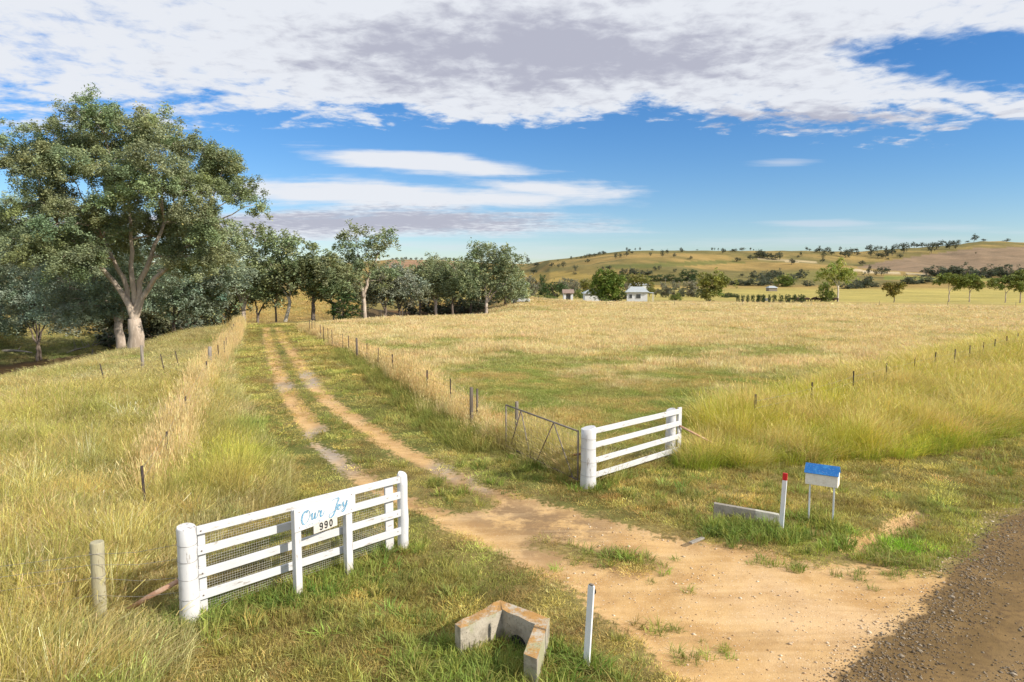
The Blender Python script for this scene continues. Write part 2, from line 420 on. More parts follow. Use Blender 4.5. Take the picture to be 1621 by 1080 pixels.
# white paint on rough timber: chips, grain, mud towards the foot of each thing
def paint(name, base, chip, amount=.66, grain=(1, 1, .12), gs=22):
    m, nb, o = mat(name)
    g = nb.node('ShaderNodeNewGeometry').outputs['Position']
    mp = nb.node('ShaderNodeMapping'); mp.inputs['Scale'].default_value = grain; nb.put(mp.inputs[0], g)
    n = nb.noise(mp.outputs[0], gs, 6, .7); n2 = nb.noise(g, 3.0, 5, .6)
    sp_ = nb.node('ShaderNodeSeparateXYZ'); nb.put(sp_.inputs[0], g)
    chipf = nb.sstep(nb.m('ADD', n, nb.m('MULTIPLY', nb.m('SUBTRACT', n2, .5), .35)), amount, amount + .06)
    col = nb.mix(nb.m('MULTIPLY', nb.sstep(n2, .4, .75), .35), base, tuple(q * .78 for q in base))
    col = nb.mix(nb.m('MULTIPLY', chipf, .8), col, chip)
    mud = nb.sstep(nb.m('ADD', sp_.outputs[2], nb.m('MULTIPLY', n2, .25)), .12, .38, .55, 0.0)
    col = nb.mix(mud, col, (.42, .36, .24))
    bsdf(nb, o, col, .55, .35, n, .35, .008); return m
M_WHITE = paint('white_paint', (.60, .60, .61), (.25, .21, .18), .585)
M_WHITEH = paint('white_paint_rail', (.57, .57, .58), (.28, .24, .20), .60, (.4, .4, 2.5), 9)
M_SIGN = paint('sign_paint', (.66, .65, .65), (.6, .58, .55), .74, (1, 1, 1), 12)
M_GUIDE = paint('guide_post_paint', (.74, .76, .79), (.5, .48, .44), .68)
M_PLATE = worn('number_plate', (.62, .59, .54), (.50, .46, .42), 30)
M_BLACK = worn('black_paint', (.02, .02, .022), (.05, .05, .05), 40)
M_BLUE = worn('sign_blue', (.10, .28, .46), (.30, .45, .56), 40, .42, .62)
M_BLUEF = worn('sign_blue_faded', (.38, .50, .62), (.55, .62, .68), 60, .4, .6)
M_ROOFB = worn('mailbox_roof_paint', (.010, .135, .42), (.04, .24, .54), 8, .45, .7, .5, c3=(.26, .28, .42), spec=.4)
M_MBOX = worn('mailbox_cream_paint', (.86, .81, .72), (.72, .65, .54), 6, .5, .75, .6)
M_RED = worn('red_reflector', (.62, .02, .03), (.5, .02, .02), 20, rough=.4)
M_WOODG = worn('grey_weathered_wood', (.20, .17, .14), (.33, .29, .24), 10, .4, .65, .9, (1, 1, .15), bstr=.6)
M_WOODD = worn('dark_weathered_wood', (.10, .080, .062), (.17, .14, .11), 10, .4, .65, .9, (1, 1, .15), bstr=.6)
M_POLE = worn('pale_treated_wood', (.42, .38, .25), (.33, .30, .20), 8, .4, .65, .85, (1, 1, .12), bstr=.5, c3=(.22, .18, .12))
M_STAY = worn('reddish_bare_timber', (.48, .27, .18), (.60, .42, .30), 7, .4, .65, .85, bstr=.5)
M_STEEL = worn('dark_steel_picket', (.055, .045, .045), (.10, .065, .05), 9, .4, .7, .8)
M_RUST = worn('rusty_pipe', (.15, .105, .085), (.24, .20, .17), 9, .4, .7, .75, metal=.2)
M_RUST2 = worn('rust_red_bar', (.26, .10, .05), (.16, .07, .04), 9, .4, .7, .85)
M_PIPE = worn('weathered_pipe', (.26, .23, .20), (.17, .13, .11), 9, .4, .7, .75, metal=.2)
M_WIRE = worn('galvanised_wire', (.30, .28, .26), (.20, .17, .15), 20, .4, .7, .5, metal=.5)
M_GALV = worn('bright_galvanised_mesh', (.62, .60, .54), (.45, .42, .36), 20, .4, .7, .6, metal=.2)
M_BARK = worn('pale_gum_bark', (.50, .41, .33), (.34, .27, .21), 1.6, .42, .62, .9, (1, 1, .22), bstr=.8, c3=(.60, .52, .44))
M_BARKD = worn('dark_gum_bark', (.15, .115, .09), (.24, .19, .15), 2.2, .42, .62, .9, (1, 1, .25), bstr=.8)
M_BARKW = worn('white_gum_bark', (.62, .56, .46), (.45, .38, .30), 2, .45, .7, .9, (1, 1, .3))
M_DEAD = worn('dead_grey_wood', (.34, .30, .26), (.22, .19, .16), 6, .4, .65, .9, bstr=.5)

m_conc, nb, o = mat('lichened_concrete')
g = nb.node('ShaderNodeNewGeometry'); pos = g.outputs['Position']
sn = nb.node('ShaderNodeSeparateXYZ'); nb.put(sn.inputs[0], g.outputs['Normal'])
n = nb.noise(pos, 5, 6, .65); n2 = nb.noise(pos, 40, 4, .6); n3 = nb.noise(pos, 2.2, 4, .6)
c = nb.mix(nb.sstep(n, .38, .68), (.44, .39, .31), (.25, .22, .17)); c = nb.mix(nb.sstep(n3, .52, .66), c, (.33, .32, .19))
lich = nb.m('MULTIPLY', nb.sstep(sn.outputs[2], .6, .9), nb.sstep(nb.m('ADD', n, nb.m('MULTIPLY', n2, .35)), .50, .72))
c = nb.mix(nb.m('MULTIPLY', lich, .80), c, (.42, .21, .045))
c = nb.mix(nb.sstep(n2, .62, .72), c, (.10, .09, .075))
bsdf(nb, o, c, .9, .2, nb.m('ADD', n, n2), .6, .012)
m_conc2 = worn('pale_concrete', (.50, .48, .42), (.36, .34, .29), 5, .4, .7, .9, c3=(.22, .21, .18), bstr=.5)

def leafmat(name, gain=1.0, trans=.22, src='GEOMETRY', rough=.6):
    m, nb, o = mat(name)
    c = nb.attr('tint', src)
    if gain != 1.0: c = nb.mix(1.0, c, (gain, gain, gain), 'MULTIPLY')
    p = nb.node('ShaderNodeBsdfPrincipled'); nb.put(p.inputs['Base Color'], c); p.inputs['Roughness'].default_value = rough
    p.inputs['Specular IOR Level'].default_value = .25
    t = nb.node('ShaderNodeBsdfTranslucent'); nb.put(t.inputs[0], nb.mix(1.0, c, (1.15, 1.1, .7), 'MULTIPLY'))
    mx = nb.node('ShaderNodeMixShader'); mx.inputs[0].default_value = trans
    nb.nt.links.new(p.outputs[0], mx.inputs[1]); nb.nt.links.new(t.outputs[0], mx.inputs[2]); nb.nt.links.new(mx.outputs[0], o.inputs[0])
    return m
M_LEAF = leafmat('gum_leaves')
M_GRASS = leafmat('grass_blades', trans=.32, src='INSTANCER', rough=.7)

# ground: grass soil, sand, gravel road, driven by distances stored on the mesh
m_ground, nb, o = mat('ground_soil')
pos = nb.node('ShaderNodeNewGeometry').outputs['Position']
base = nb.attr('tint'); sds = nb.attr('sand', out=2); sdr = nb.attr('road', out=2); gry = nb.attr('greyg', out=2); mud = nb.attr('creek', out=2)
nA = nb.noise(pos, 1.3, 6, .62); nB = nb.noise(pos, 9, 6, .65); nC = nb.noise(pos, 60, 4, .6); nD = nb.noise(pos, .35, 5, .6)
vor = nb.node('ShaderNodeTexVoronoi'); nb.put(vor.inputs['Vector'], pos); vor.inputs['Scale'].default_value = 55
vor2 = nb.node('ShaderNodeTexVoronoi'); nb.put(vor2.inputs['Vector'], pos); vor2.inputs['Scale'].default_value = 70
grass = nb.mix(1.0, base, nb.mix(nb.lin(nB, .3, .7), (.65, .65, .6), (1.25, 1.25, 1.2)), 'MULTIPLY')
grass = nb.mix(1.0, grass, nb.mix(nb.lin(nb.noise(pos, .9, 8, .75), .3, .7), (.72, .74, .7), (1.22, 1.2, 1.18)), 'MULTIPLY')
grass = nb.mix(1.0, grass, nb.mix(nb.lin(nb.noise(pos, .035, 9, .72), .3, .7), (.70, .74, .72), (1.25, 1.22, 1.18)), 'MULTIPLY')
sandc = nb.mix(nb.sstep(nA, .38, .66), (.58, .375, .165), (.45, .27, .11))
sandc = nb.mix(nb.m('MULTIPLY', nb.sstep(nD, .45, .65), .6), sandc, (.62, .43, .245))
sandc = nb.mix(nb.m('MULTIPLY', nb.sstep(nB, .5, .72), .35), sandc, (.42, .24, .10))
sandc = nb.mix(nb.m('MULTIPLY', nb.sstep(vor2.outputs['Color'], .80, .95), .5), sandc, (.76, .65, .50))
sandc = nb.mix(nb.m('MULTIPLY', nb.sstep(nC, .56, .70), .40), sandc, (.33, .21, .11))
sandc = nb.mix(nb.m('MULTIPLY', nb.m('MULTIPLY', gry, nb.sstep(nb.m('ADD', nA, nb.m('MULTIPLY', nB, .6)), .50, .85)), .85), sandc, (.33, .29, .25))
sandc = nb.mix(nb.m('MULTIPLY', nb.attr('damp', out=2), nb.sstep(nb.m('ADD', nA, nb.m('MULTIPLY', nB, .6)), .60, .88)), sandc, (.26, .17, .09))
mps = nb.node('ShaderNodeMapping'); mps.vector_type = 'POINT'; mps.inputs['Rotation'].default_value = (0, 0, math.radians(52)); mps.inputs['Scale'].default_value = (.35, 3.2, 1); nb.put(mps.inputs[0], pos)
nS = nb.noise(mps.outputs[0], 1.0, 6, .6, .8)
sandc = nb.mix(nb.m('MULTIPLY', nb.sstep(nS, .50, .70), .42), sandc, (.34, .205, .095))
sandc = nb.mix(nb.m('MULTIPLY', nb.sstep(nS, .50, .32), .35), sandc, (.70, .50, .28))
roadc = nb.mix(nb.sstep(nA, .4, .65), (.155, .10, .042), (.215, .138, .058))  # brown road soil, darkened so its colour also holds the roadside trees' shade
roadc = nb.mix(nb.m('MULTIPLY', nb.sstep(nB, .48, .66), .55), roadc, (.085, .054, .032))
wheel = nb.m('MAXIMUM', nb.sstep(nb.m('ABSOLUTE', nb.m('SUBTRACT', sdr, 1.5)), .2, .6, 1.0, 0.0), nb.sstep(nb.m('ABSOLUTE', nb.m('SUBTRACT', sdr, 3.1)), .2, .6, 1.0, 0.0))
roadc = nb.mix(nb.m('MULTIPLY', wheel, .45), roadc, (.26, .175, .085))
stone = nb.sstep(vor.outputs['Distance'], .05, .42, 1.0, 0.0)
edgek = nb.sstep(nb.m('ABSOLUTE', nb.m('SUBTRACT', sdr, .25)), .0, .8, 1.0, .12)
stn = nb.m('MULTIPLY', nb.m('MULTIPLY', nb.sstep(vor.outputs['Color'], .62, .8), nb.m('MULTIPLY', stone, .8)), edgek)
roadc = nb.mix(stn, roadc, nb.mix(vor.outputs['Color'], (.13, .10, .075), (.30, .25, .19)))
wob = nb.m('ADD', nb.m('MULTIPLY', nb.m('SUBTRACT', nA, .5), .9), nb.m('MULTIPLY', nb.m('SUBTRACT', nB, .5), .55))
wobs = nb.m('ADD', nb.m('MULTIPLY', nb.m('SUBTRACT', nA, .5), .8), nb.m('MULTIPLY', nb.m('SUBTRACT', nB, .5), 1.1))
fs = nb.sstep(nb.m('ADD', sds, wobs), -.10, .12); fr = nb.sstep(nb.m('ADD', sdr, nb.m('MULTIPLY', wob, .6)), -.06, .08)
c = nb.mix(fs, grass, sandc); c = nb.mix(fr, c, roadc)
c = nb.mix(mud, c, (.15, .085, .035))
bh = nb.m('ADD', nb.m('MULTIPLY', nB, .5), nb.m('ADD', nb.m('MULTIPLY', nC, .35), nb.m('MULTIPLY', stn, .5)))
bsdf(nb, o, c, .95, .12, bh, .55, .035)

M_CONCG = worn('grey_concrete', (.30, .27, .23), (.20, .18, .15), 5, .4, .7, .9, c3=(.12, .11, .10), bstr=.5)
m_water, nb, o = mat('creek_water')
bsdf(nb, o, (.10, .06, .025), .12, .5, nb.noise(nb.node('ShaderNodeNewGeometry').outputs['Position'], 3, 4), .15, .02)

def relief(x, y, sand=None, road=None):
    sand = sand_sd(x, y) if sand is None else sand; road = road_sd(x, y) if road is None else road
    return height(x, y) - .04 * ss(-.1, .3, sand) * (np.hypot(x, y) < 90) + .03 * np.exp(-((road - .15) / .35) ** 2) * (np.hypot(x, y) < 60)
# ------------------------------------------------------------------ ground sheet
az = np.concatenate([np.radians(np.linspace(-180, -48, 40, endpoint=False)), np.radians(np.linspace(-48, 48, 760, endpoint=False)), np.radians(np.linspace(48, 180, 40, endpoint=False))])
R = np.concatenate([np.linspace(.3, 4.8, 16), 1 / np.linspace(1 / 5.0, 1 / 60.0, 390), 60 * (4200 / 60) ** (np.arange(1, 200) / 199)])
AZ, RR = np.meshgrid(az, R); gx = (RR * np.sin(AZ)).ravel(); gy = (RR * np.cos(AZ)).ravel(); gz = height(gx, gy)
Dg = np.hypot(gx, gy)
near = Dg < 90
sand = np.full(gx.shape, -9.0); road = np.full(gx.shape, -9.0)
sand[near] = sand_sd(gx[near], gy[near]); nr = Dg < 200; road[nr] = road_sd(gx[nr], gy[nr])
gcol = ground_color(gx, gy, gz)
# small dirt ditch by the verge
dd = dpoly(gx, gy, DITCH); di = (dd < .6)
dk = (1 - ss(.08, .30, dd)); gz = gz - .16 * dk * (Dg < 60)
sand = np.maximum(sand, np.where(di, .20 - dd, -9))
gz = gz - .04 * ss(-.1, .3, sand) * (Dg < 90)
gz = gz + .03 * np.exp(-((road - .15) / .35) ** 2) * (Dg < 60)
grey = np.zeros(gx.shape)
for (a, b, r) in ((492, 605, 1.1), (485, 592, 1.0), (448, 612, 1.0), (500, 690, .8), (525, 715, .9), (552, 738, .6), (700, 748, .7), (760, 765, .5)):
    q = G(a, b); grey = np.maximum(grey, 1 - ss(r * .4, r * 1.3, np.hypot((gx - q[0]) * 1.3, (gy - q[1]) * .5)))
damp = np.maximum(1 - ss(.3, 1.3, dpoly(gx, gy, PX([(600, 740), (700, 775), (800, 812), (900, 835)]))), .8 * (1 - ss(.2, .9, dpoly(gx, gy, MID2)))) * (Dg < 60)
crk = (1 - ss(3.2, 4.5, dpoly(gx, gy, CREEK))) * (Dg < 200)
nA_, nR_ = len(az), len(R)
i = np.arange(nR_ - 1)[:, None] * nA_; j = np.arange(nA_)[None, :]; j2 = (j + 1) % nA_
quads = np.stack([i + j, i + nA_ + j, i + nA_ + j2, i + j2], -1).reshape(-1, 4)[:, ::-1]
verts = np.stack([gx, gy, gz], 1)
cidx = len(verts); verts = np.vstack([verts, [[0, 0, 0]]])
tri = np.stack([np.full(nA_, cidx), (np.arange(nA_) + 1) % nA_, np.arange(nA_)], 1)
ap = lambda a, v: np.append(a, v)
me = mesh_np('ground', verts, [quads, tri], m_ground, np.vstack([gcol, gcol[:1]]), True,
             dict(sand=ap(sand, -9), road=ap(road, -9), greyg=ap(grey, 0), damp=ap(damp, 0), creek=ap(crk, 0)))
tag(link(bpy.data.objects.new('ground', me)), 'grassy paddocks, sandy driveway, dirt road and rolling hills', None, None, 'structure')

# creek water in the gully
mb = MB(); L = [Vector((p[0], p[1], 0)) for p in CREEK[1:9]]
for i_, p in enumerate(L):
    d = (L[min(i_ + 1, len(L) - 1)] - L[max(i_ - 1, 0)]).normalized(); s_ = Vector((d.y, -d.x, 0))
    for q in (-4.6, 4.6): mb.v.append(tuple(p + s_ * q + Vector((0, 0, -4.35))))
for i_ in range(len(L) - 1): mb.f.append((i_ * 2, i_ * 2 + 1, i_ * 2 + 3, i_ * 2 + 2))
mb.build('creek', m_water, kind='structure')

# ------------------------------------------------------------------ grass
def blades(n, spread, h0, h1, wd, lean, seed, seg=3, heads=0.0, curve=.5, dirbias=(0, 0)):
    r = np.random.default_rng(seed); V = []; Fq = []; Ft = []
    for k in range(n):
        a = r.uniform(0, 2 * np.pi); rad = spread * np.sqrt(r.uniform()); bx, by = rad * np.cos(a), rad * np.sin(a)
        h = r.uniform(h0, h1); la = a + r.normal() * .8 if lean > 0 else r.uniform(0, 6.28); ln = abs(r.normal(0.6, .5)) * lean
        dx, dy = np.cos(la) * ln + dirbias[0], np.sin(la) * ln + dirbias[1]
        wa = r.uniform(0, np.pi); wx, wy = np.cos(wa) * wd / 2, np.sin(wa) * wd / 2
        b = len(V)
        for s in range(seg):
            t = s / seg; off = (t * (1 - curve) + curve * t * t * 1.4) * h; zz = h * (t - .35 * curve * ln * t * t * 1.2)
            k2 = (1 - t * .55)
            V += [(bx + dx * off - wx * k2, by + dy * off - wy * k2, zz), (bx + dx * off + wx * k2, by + dy * off + wy * k2, zz)]
            if s: Fq.append((b + 2 * s - 2, b + 2 * s - 1, b + 2 * s + 1, b + 2 * s))
        off = (1 - curve + 1.4 * curve) * h; zt = h * (1 - .42 * curve * ln)
        V.append((bx + dx * off, by + dy * off, zt)); Ft.append((b + 2 * seg - 2, b + 2 * seg - 1, b + 2 * seg))
        if r.uniform() < heads:   # a seed head at the tip
            b = len(V); tx, ty, tz = bx + dx * off, by + dy * off, zt; hw = wd * 1.6; hl = h * .16
            V += [(tx - wx * 1.3, ty - wy * 1.3, tz), (tx + wx * 1.3, ty + wy * 1.3, tz), (tx + dx * hl * 1.2 + wx, ty + dy * hl * 1.2 + wy, tz + hl * .8), (tx + dx * hl * 1.2 - wx, ty + dy * hl * 1.2 - wy, tz + hl * .8)]
            Fq.append((b, b + 1, b + 2, b + 3))
    return mesh_np('tuft', np.array(V), [np.array(Fq), np.array(Ft)], M_GRASS)
def tuft_collection(name, meshes):
    c = bpy.data.collections.new(name)
    for k, me in enumerate(meshes):
        o = bpy.data.objects.new('%s_%02d' % (name, k), me); c.objects.link(o)
    return c
def scatter(name, coll, nk, x, y, scl, tint, label, cat='grass', zs=None, sink=.01, tiltx=None):
    n = len(x); z = (relief(x, y) if name in ('gravel', 'lush_weeds') else height(x, y)) - sink
    me = bpy.data.meshes.new(name); me.vertices.add(n); me.vertices.foreach_set('co', np.stack([x, y, z], 1).astype(np.float32).ravel())
    zs = scl if zs is None else zs
    rot = np.zeros((n, 3)); rot[:, 2] = rng.uniform(0, 6.283, n); rot[:, 0] = rng.normal(0, .08, n)
    if tiltx is not None: rot[:, 2] = tiltx + rng.normal(0, .35, n)
    for nm, ty, arr, key in (('rot', 'FLOAT_VECTOR', rot, 'vector'), ('scl', 'FLOAT_VECTOR', np.stack([scl, scl, zs], 1), 'vector'),
                             ('pick', 'INT', rng.integers(0, nk, n), 'value')):
        a = me.attributes.new(nm, ty, 'POINT'); a.data.foreach_set(key, np.ascontiguousarray(arr, np.int32 if ty == 'INT' else np.float32).ravel())
    a = me.attributes.new('tint', 'FLOAT_COLOR', 'POINT'); c4 = np.ones((n, 4), np.float32); c4[:, :3] = tint; a.data.foreach_set('color', c4.ravel())
    ob = link(bpy.data.objects.new(name, me)); tag(ob, label, cat, None, 'stuff')
    ng = bpy.data.node_groups.new(name + '_nodes', 'GeometryNodeTree')
    ng.interface.new_socket('Geometry', in_out='INPUT', socket_type='NodeSocketGeometry'); ng.interface.new_socket('Geometry', in_out='OUTPUT', socket_type='NodeSocketGeometry')
    N = ng.nodes.new; gi = N('NodeGroupInput'); go = N('NodeGroupOutput'); ip = N('GeometryNodeInstanceOnPoints'); ci = N('GeometryNodeCollectionInfo'); mp = N('GeometryNodeMeshToPoints')
    ci.inputs['Collection'].default_value = coll; ci.inputs['Separate Children'].default_value = True; ci.inputs['Reset Children'].default_value = True
    def na(nm, dt):
        q = N('GeometryNodeInputNamedAttribute'); q.data_type = dt; q.inputs['Name'].default_value = nm; return q.outputs['Attribute']
    Lk = ng.links.new; Lk(gi.outputs[0], mp.inputs[0]); Lk(mp.outputs[0], ip.inputs['Points']); Lk(ci.outputs[0], ip.inputs['Instance'])
    ip.inputs['Pick Instance'].default_value = True; Lk(na('pick', 'INT'), ip.inputs['Instance Index'])
    e2r = N('FunctionNodeEulerToRotation'); Lk(na('rot', 'FLOAT_VECTOR'), e2r.inputs[0]); Lk(e2r.outputs[0], ip.inputs['Rotation'])
    Lk(na('scl', 'FLOAT_VECTOR'), ip.inputs['Scale']); Lk(ip.outputs[0], go.inputs[0])
    m = ob.modifiers.new('scatter', 'NODES'); m.node_group = ng
    return ob
def wedge(n, d0, d1, a0=-44, a1=44, pw=2.0):
    """random ground points between two distances, density falling off as distance^-(2-pw)"""
    u = rng.uniform(size=n)
    if abs(pw) < 1e-6: D = d0 * (d1 / d0) ** u
    else: D = (d0 ** pw + u * (d1 ** pw - d0 ** pw)) ** (1 / pw)
    a = np.radians(rng.uniform(a0, a1, n)); return D * np.sin(a), D * np.cos(a), D
def lerp(a, b, t): return np.array(a) * (1 - t[:, None]) + np.array(b) * t[:, None]
STRAW = (.60, .45, .20); PALE = (.70, .56, .33); YG = (.42, .40, .10); GRN = (.21, .27, .065); OLV = (.40, .34, .11); BRN = (.32, .19, .08); GOLD = (.52, .40, .16)
def vary(c, k=.22):
    c = c * np.array([1.0, 1.0, .95])
    c = c * np.exp(rng.normal(0, k, (len(c), 1))) * np.exp(rng.normal(0, .06, (len(c), 3))); return np.clip(c, .01, .85)

C_TURF = tuft_collection('turf_tufts', [blades(70, .24, .03, .085, .009, .9, 100 + k, 2) for k in range(6)])
C_TALL = tuft_collection('tall_tufts', [blades(34, .17, .5, 1.0, .0072, .5, 200 + k, 4, .12, .75, (.06, 0)) for k in range(7)])
C_MID = tuft_collection('pasture_tufts', [blades(46, .26, .14, .38, .0095, .7, 300 + k, 3, .05, .65) for k in range(6)])
C_FAR = tuft_collection('far_tufts', [blades(40, .55, .14, .36, .030, .6, 400 + k, 2, .06, .5) for k in range(5)])
C_WEED = tuft_collection('green_weeds', [blades(40, .16, .05, .30, .016, .9, 500 + k, 3, 0, .8) for k in range(5)])
C_SPIKE = tuft_collection('spiky_straw', [blades(30, .13, .75, 1.15, .009, .16, 600 + k, 3, .5, .3) for k in range(5)])

def masks(x, y):
    return dict(s=sand_sd(x, y), r=road_sd(x, y), tl=sdp(x, y, TALL_L), tr=sdp(x, y, TALL_R), pad=inside(x, y, PAD_EDGE), fl=dpoly(x, y, FLINE), ll=dpoly(x, y, LLINE), c=dpoly(x, y, CREEK))
# short turf: verges, road side, both sides of the driveway
x, y, D = wedge(60000, 6.0, 75, -44, 44, .75)
m = masks(x, y); nz = fbm(x * 1.1, y * 1.1, 11); 
edge_n = (fbm(x * 2.2, y * 2.2, 12) - .5) * .9
keep = (m['s'] + edge_n < -.08) & (m['r'] + edge_n * .5 < -.05) & (m['tl'] < .3) & (m['tr'] < .3) & ~m['pad'] & (m['c'] > 17) & (dpoly(x, y, DITCH) > .2)
gr = ss(.42, .62, fbm(x * .45, y * .45, 13)); dry = ss(.45, .7, fbm(x * .9, y * .9, 14)); bn = ss(.55, .7, fbm(x * 2.0, y * 2.0, 15))
t = lerp((.42, .37, .11), (.26, .33, .07), gr * .85); dry = .25 + .45 * dry; t = t * (1 - dry[:, None]) + np.array(GOLD) * dry[:, None]; t = t * (1 - .6 * bn[:, None]) + np.array(BRN) * .6 * bn[:, None]
lush = G(1400, 872); lu = np.exp(-(((x - lush[0]) / 1.15) ** 2 + ((y - lush[1]) / .75) ** 2))[:, None]; t = t * (1 - lu) + np.array((.24, .46, .04)) * lu
t = vary(t, .38) * (.72 + .56 * ss(.3, .7, fbm(x * 1.6, y * 1.6, 71)))[:, None]; keep &= rng.uniform(size=len(x)) > .12
bare = (fbm(x * 1.3, y * 1.3, 16) > .66); keep &= ~bare | (rng.uniform(size=len(x)) > .6)
sc = rng.uniform(.75, 1.35, len(x)) * np.clip(D / 16, 1, 3.0); zsc = rng.uniform(.5, 1.5, len(x)) * np.where(m['s'] > -.8, .6, 1) * np.clip(D / 26, 1, 1.8)
k = keep; scatter('turf_grass', C_TURF, 6, x[k], y[k], sc[k], t[k], 'short olive and brown turf beside the sandy driveway', zs=zsc[k])
# medium green tufts dotted through the turf
x, y, D = wedge(9000, 6.0, 40, -44, 44, .9); m = masks(x, y)
keep = (m['s'] < -.15) & (m['r'] < -.15) & (m['tl'] < .2) & (m['tr'] < .2) & ~m['pad'] & (fbm(x * .6, y * .6, 17) > .47) & (dpoly(x, y, DITCH) > .3)
t = vary(lerp(GRN, OLV, rng.uniform(size=len(x)))); k = keep
scatter('verge_grass', C_WEED, 5, x[k], y[k], rng.uniform(.4, .95, k.sum()), t[k], 'scattered greener tufts in the mown verge')
# tall grass, left field
x, y, D = wedge(42000, 5.5, 80, -50, -8, .85); m = masks(x, y)
inn = m['tl']; keep = (inn + (fbm(x * .8, y * .8, 18) - .5) * .9 > 0) & (m['c'] > 13) & (fbm(x * .9, y * .9, 62) > rng.uniform(.2, .55, len(x)))
low = 1 - .75 * (1 - ss(.45, 1.0, dpoly(x, y, [G(205, 1000), G(250, 985), G(300, 1010)])))
g1 = ss(.40, .60, fbm(x * .28, y * .28, 19)); g2 = ss(.5, .7, fbm(x * .9, y * .9, 20))
t = lerp((.54, .44, .17), YG, g1 * .6); t = t * (1 - .68 * g2[:, None]) + np.array(GRN) * .68 * g2[:, None]; pl_ = (rng.uniform(size=len(x)) < .16)[:, None]; t = np.where(pl_, np.array(PALE), t)
nearg = G(380, 740); yl = np.exp(-(((x - nearg[0]) / 1.6) ** 2 + ((y - nearg[1]) / 2.6) ** 2))[:, None] * .8; t = t * (1 - yl) + np.array((.42, .44, .06)) * yl
fr = ss(26, 48, D)[:, None] * .65; t = t * (1 - fr) + np.array(GOLD) * fr
t = vary(t, .34) * (.75 + .5 * fbm(x * 1.4, y * 1.4, 72))[:, None]; hh = rng.uniform(.4, 1.15, len(x)) * (.45 + .9 * fbm(x * .5, y * .5, 22)) * (.45 + .55 * ss(0, 1.0, inn)) * (1 - .5 * ss(25, 50, D)) * low
sc = rng.uniform(.8, 1.2, len(x)) * np.clip(D / 20, 1, 1.9)
k = keep; scatter('tall_grass', C_TALL, 7, x[k], y[k], sc[k], t[k], 'tall straw and green grass filling the left field', zs=hh[k], tiltx=0.0)
# undergrowth filling the base of the tall grass
x, y, D = wedge(56000, 5.5, 70, -50, 46, .85); m = masks(x, y)
keep = ((m['tl'] > -.1) & (m['c'] > 13)) | (m['tr'] > -.1)
ug = ss(.28, .52, fbm(x * .3, y * .3, 61) * .6 + fbm(x * 1.3, y * 1.3, 63) * .4 - .10 * ss(14, 8, D) if False else fbm(x * .3, y * .3, 61) * .6 + fbm(x * 1.3, y * 1.3, 63) * .4); t = vary(lerp(lerp((.30, .34, .08), GRN, rng.uniform(size=len(x))), (.56, .46, .26), ug * .72), .34); t = np.where((m['tr'] > -.1)[:, None], vary(lerp((.38, .42, .06), (.24, .32, .05), rng.uniform(size=len(x)))), t); k = keep
scatter('grass_undergrowth', C_MID, 6, x[k], y[k], rng.uniform(.8, 1.5, k.sum()) * np.clip(D[k] / 20, 1, 2), zs=rng.uniform(.7, 1.7, k.sum()) * (1 - .55 * (1 - ss(.4, .9, dpoly(x[k], y[k], [G(205, 990), G(250, 975), G(290, 1000)])))), tint=t[k], label='shorter green undergrowth between the tall grass stems')
# tall yellow-green roadside grass, right
x, y, D = wedge(30000, 12, 90, 10, 46, .7); m = masks(x, y)
keep = (m['tr'] + (fbm(x * .8, y * .8, 23) - .5) * .9 > 0)
g1 = ss(.42, .60, fbm(x * .5, y * .5, 24)); t = lerp((.50, .47, .075), (.64, .52, .22), ss(.34, .56, fbm(x * .7, y * .7, 24) + rng.normal(0, .06, len(x))) * .9); g2 = ss(.55, .72, fbm(x * .9 + 9, y * .9, 25)); t = t * (1 - .5 * g2[:, None]) + np.array(OLV) * .5 * g2[:, None]
t = vary(t, .2); sc = rng.uniform(.9, 1.4, len(x)) * np.clip(D / 18, 1, 2.6); hh = rng.uniform(.6, 1.3, len(x)) * (.35 + 1.25 * fbm(x * .9, y * .9, 26)) * (.6 + .4 * ss(0, .8, m['tr']))
k = keep; scatter('roadside_grass', C_TALL, 7, x[k], y[k], sc[k], t[k], 'tall yellow-green grass along the roadside fence', zs=hh[k])
# straw along the driveway fences
def along(pl, n, wdt):
    P_ = np.array(pl); seg = np.hypot(*(P_[1:] - P_[:-1]).T); cum = np.concatenate([[0], np.cumsum(seg)])
    s = rng.uniform(0, cum[-1], n); xx = np.interp(s, cum, P_[:, 0]) + rng.normal(0, wdt, n); yy = np.interp(s, cum, P_[:, 1]) + rng.normal(0, wdt, n)
    return xx, yy, s / cum[-1]
x, y, s = along(FLINE, 2600, .32); D = np.hypot(x, y)
den = fbm(s * 22, s * 0 + 3, 27) + np.exp(-((s - .72) / .18) ** 2) * .25; k = den > .40
t = vary(lerp(PALE, STRAW, rng.uniform(size=len(x))), .15)
scatter('fence_line_straw', C_SPIKE, 5, x[k], y[k], rng.uniform(.8, 1.3, k.sum()) * np.clip(D[k] / 24, 1, 2), t[k], 'pale dry grass standing along the right driveway fence', zs=rng.uniform(.4, .9, k.sum()) * (.55 + .5 * np.exp(-((s[k] - .78) / .16) ** 2)))
x, y, s = along(LLINE, 2300, .26); D = np.hypot(x, y)
t = vary(lerp(PALE, STRAW, rng.uniform(size=len(x))), .15)
scatter('left_fence_straw', C_SPIKE, 5, x, y, rng.uniform(.8, 1.3, len(x)), t, 'pale dry grass leaning on the left driveway fence', zs=rng.uniform(.4, 1.05, len(x)) * (.6 + .6 * fbm(s * 14, s * 0, 67)))
x, y, s = along(FLINE[2:], 2200, .35); x = x - .55; y = y - .3
t = vary(lerp(GRN, OLV, rng.uniform(size=len(x))))
scatter('fence_foot_grass', C_MID, 6, x, y, rng.uniform(.7, 1.4, len(x)), t, 'greener grass at the foot of the driveway fence')
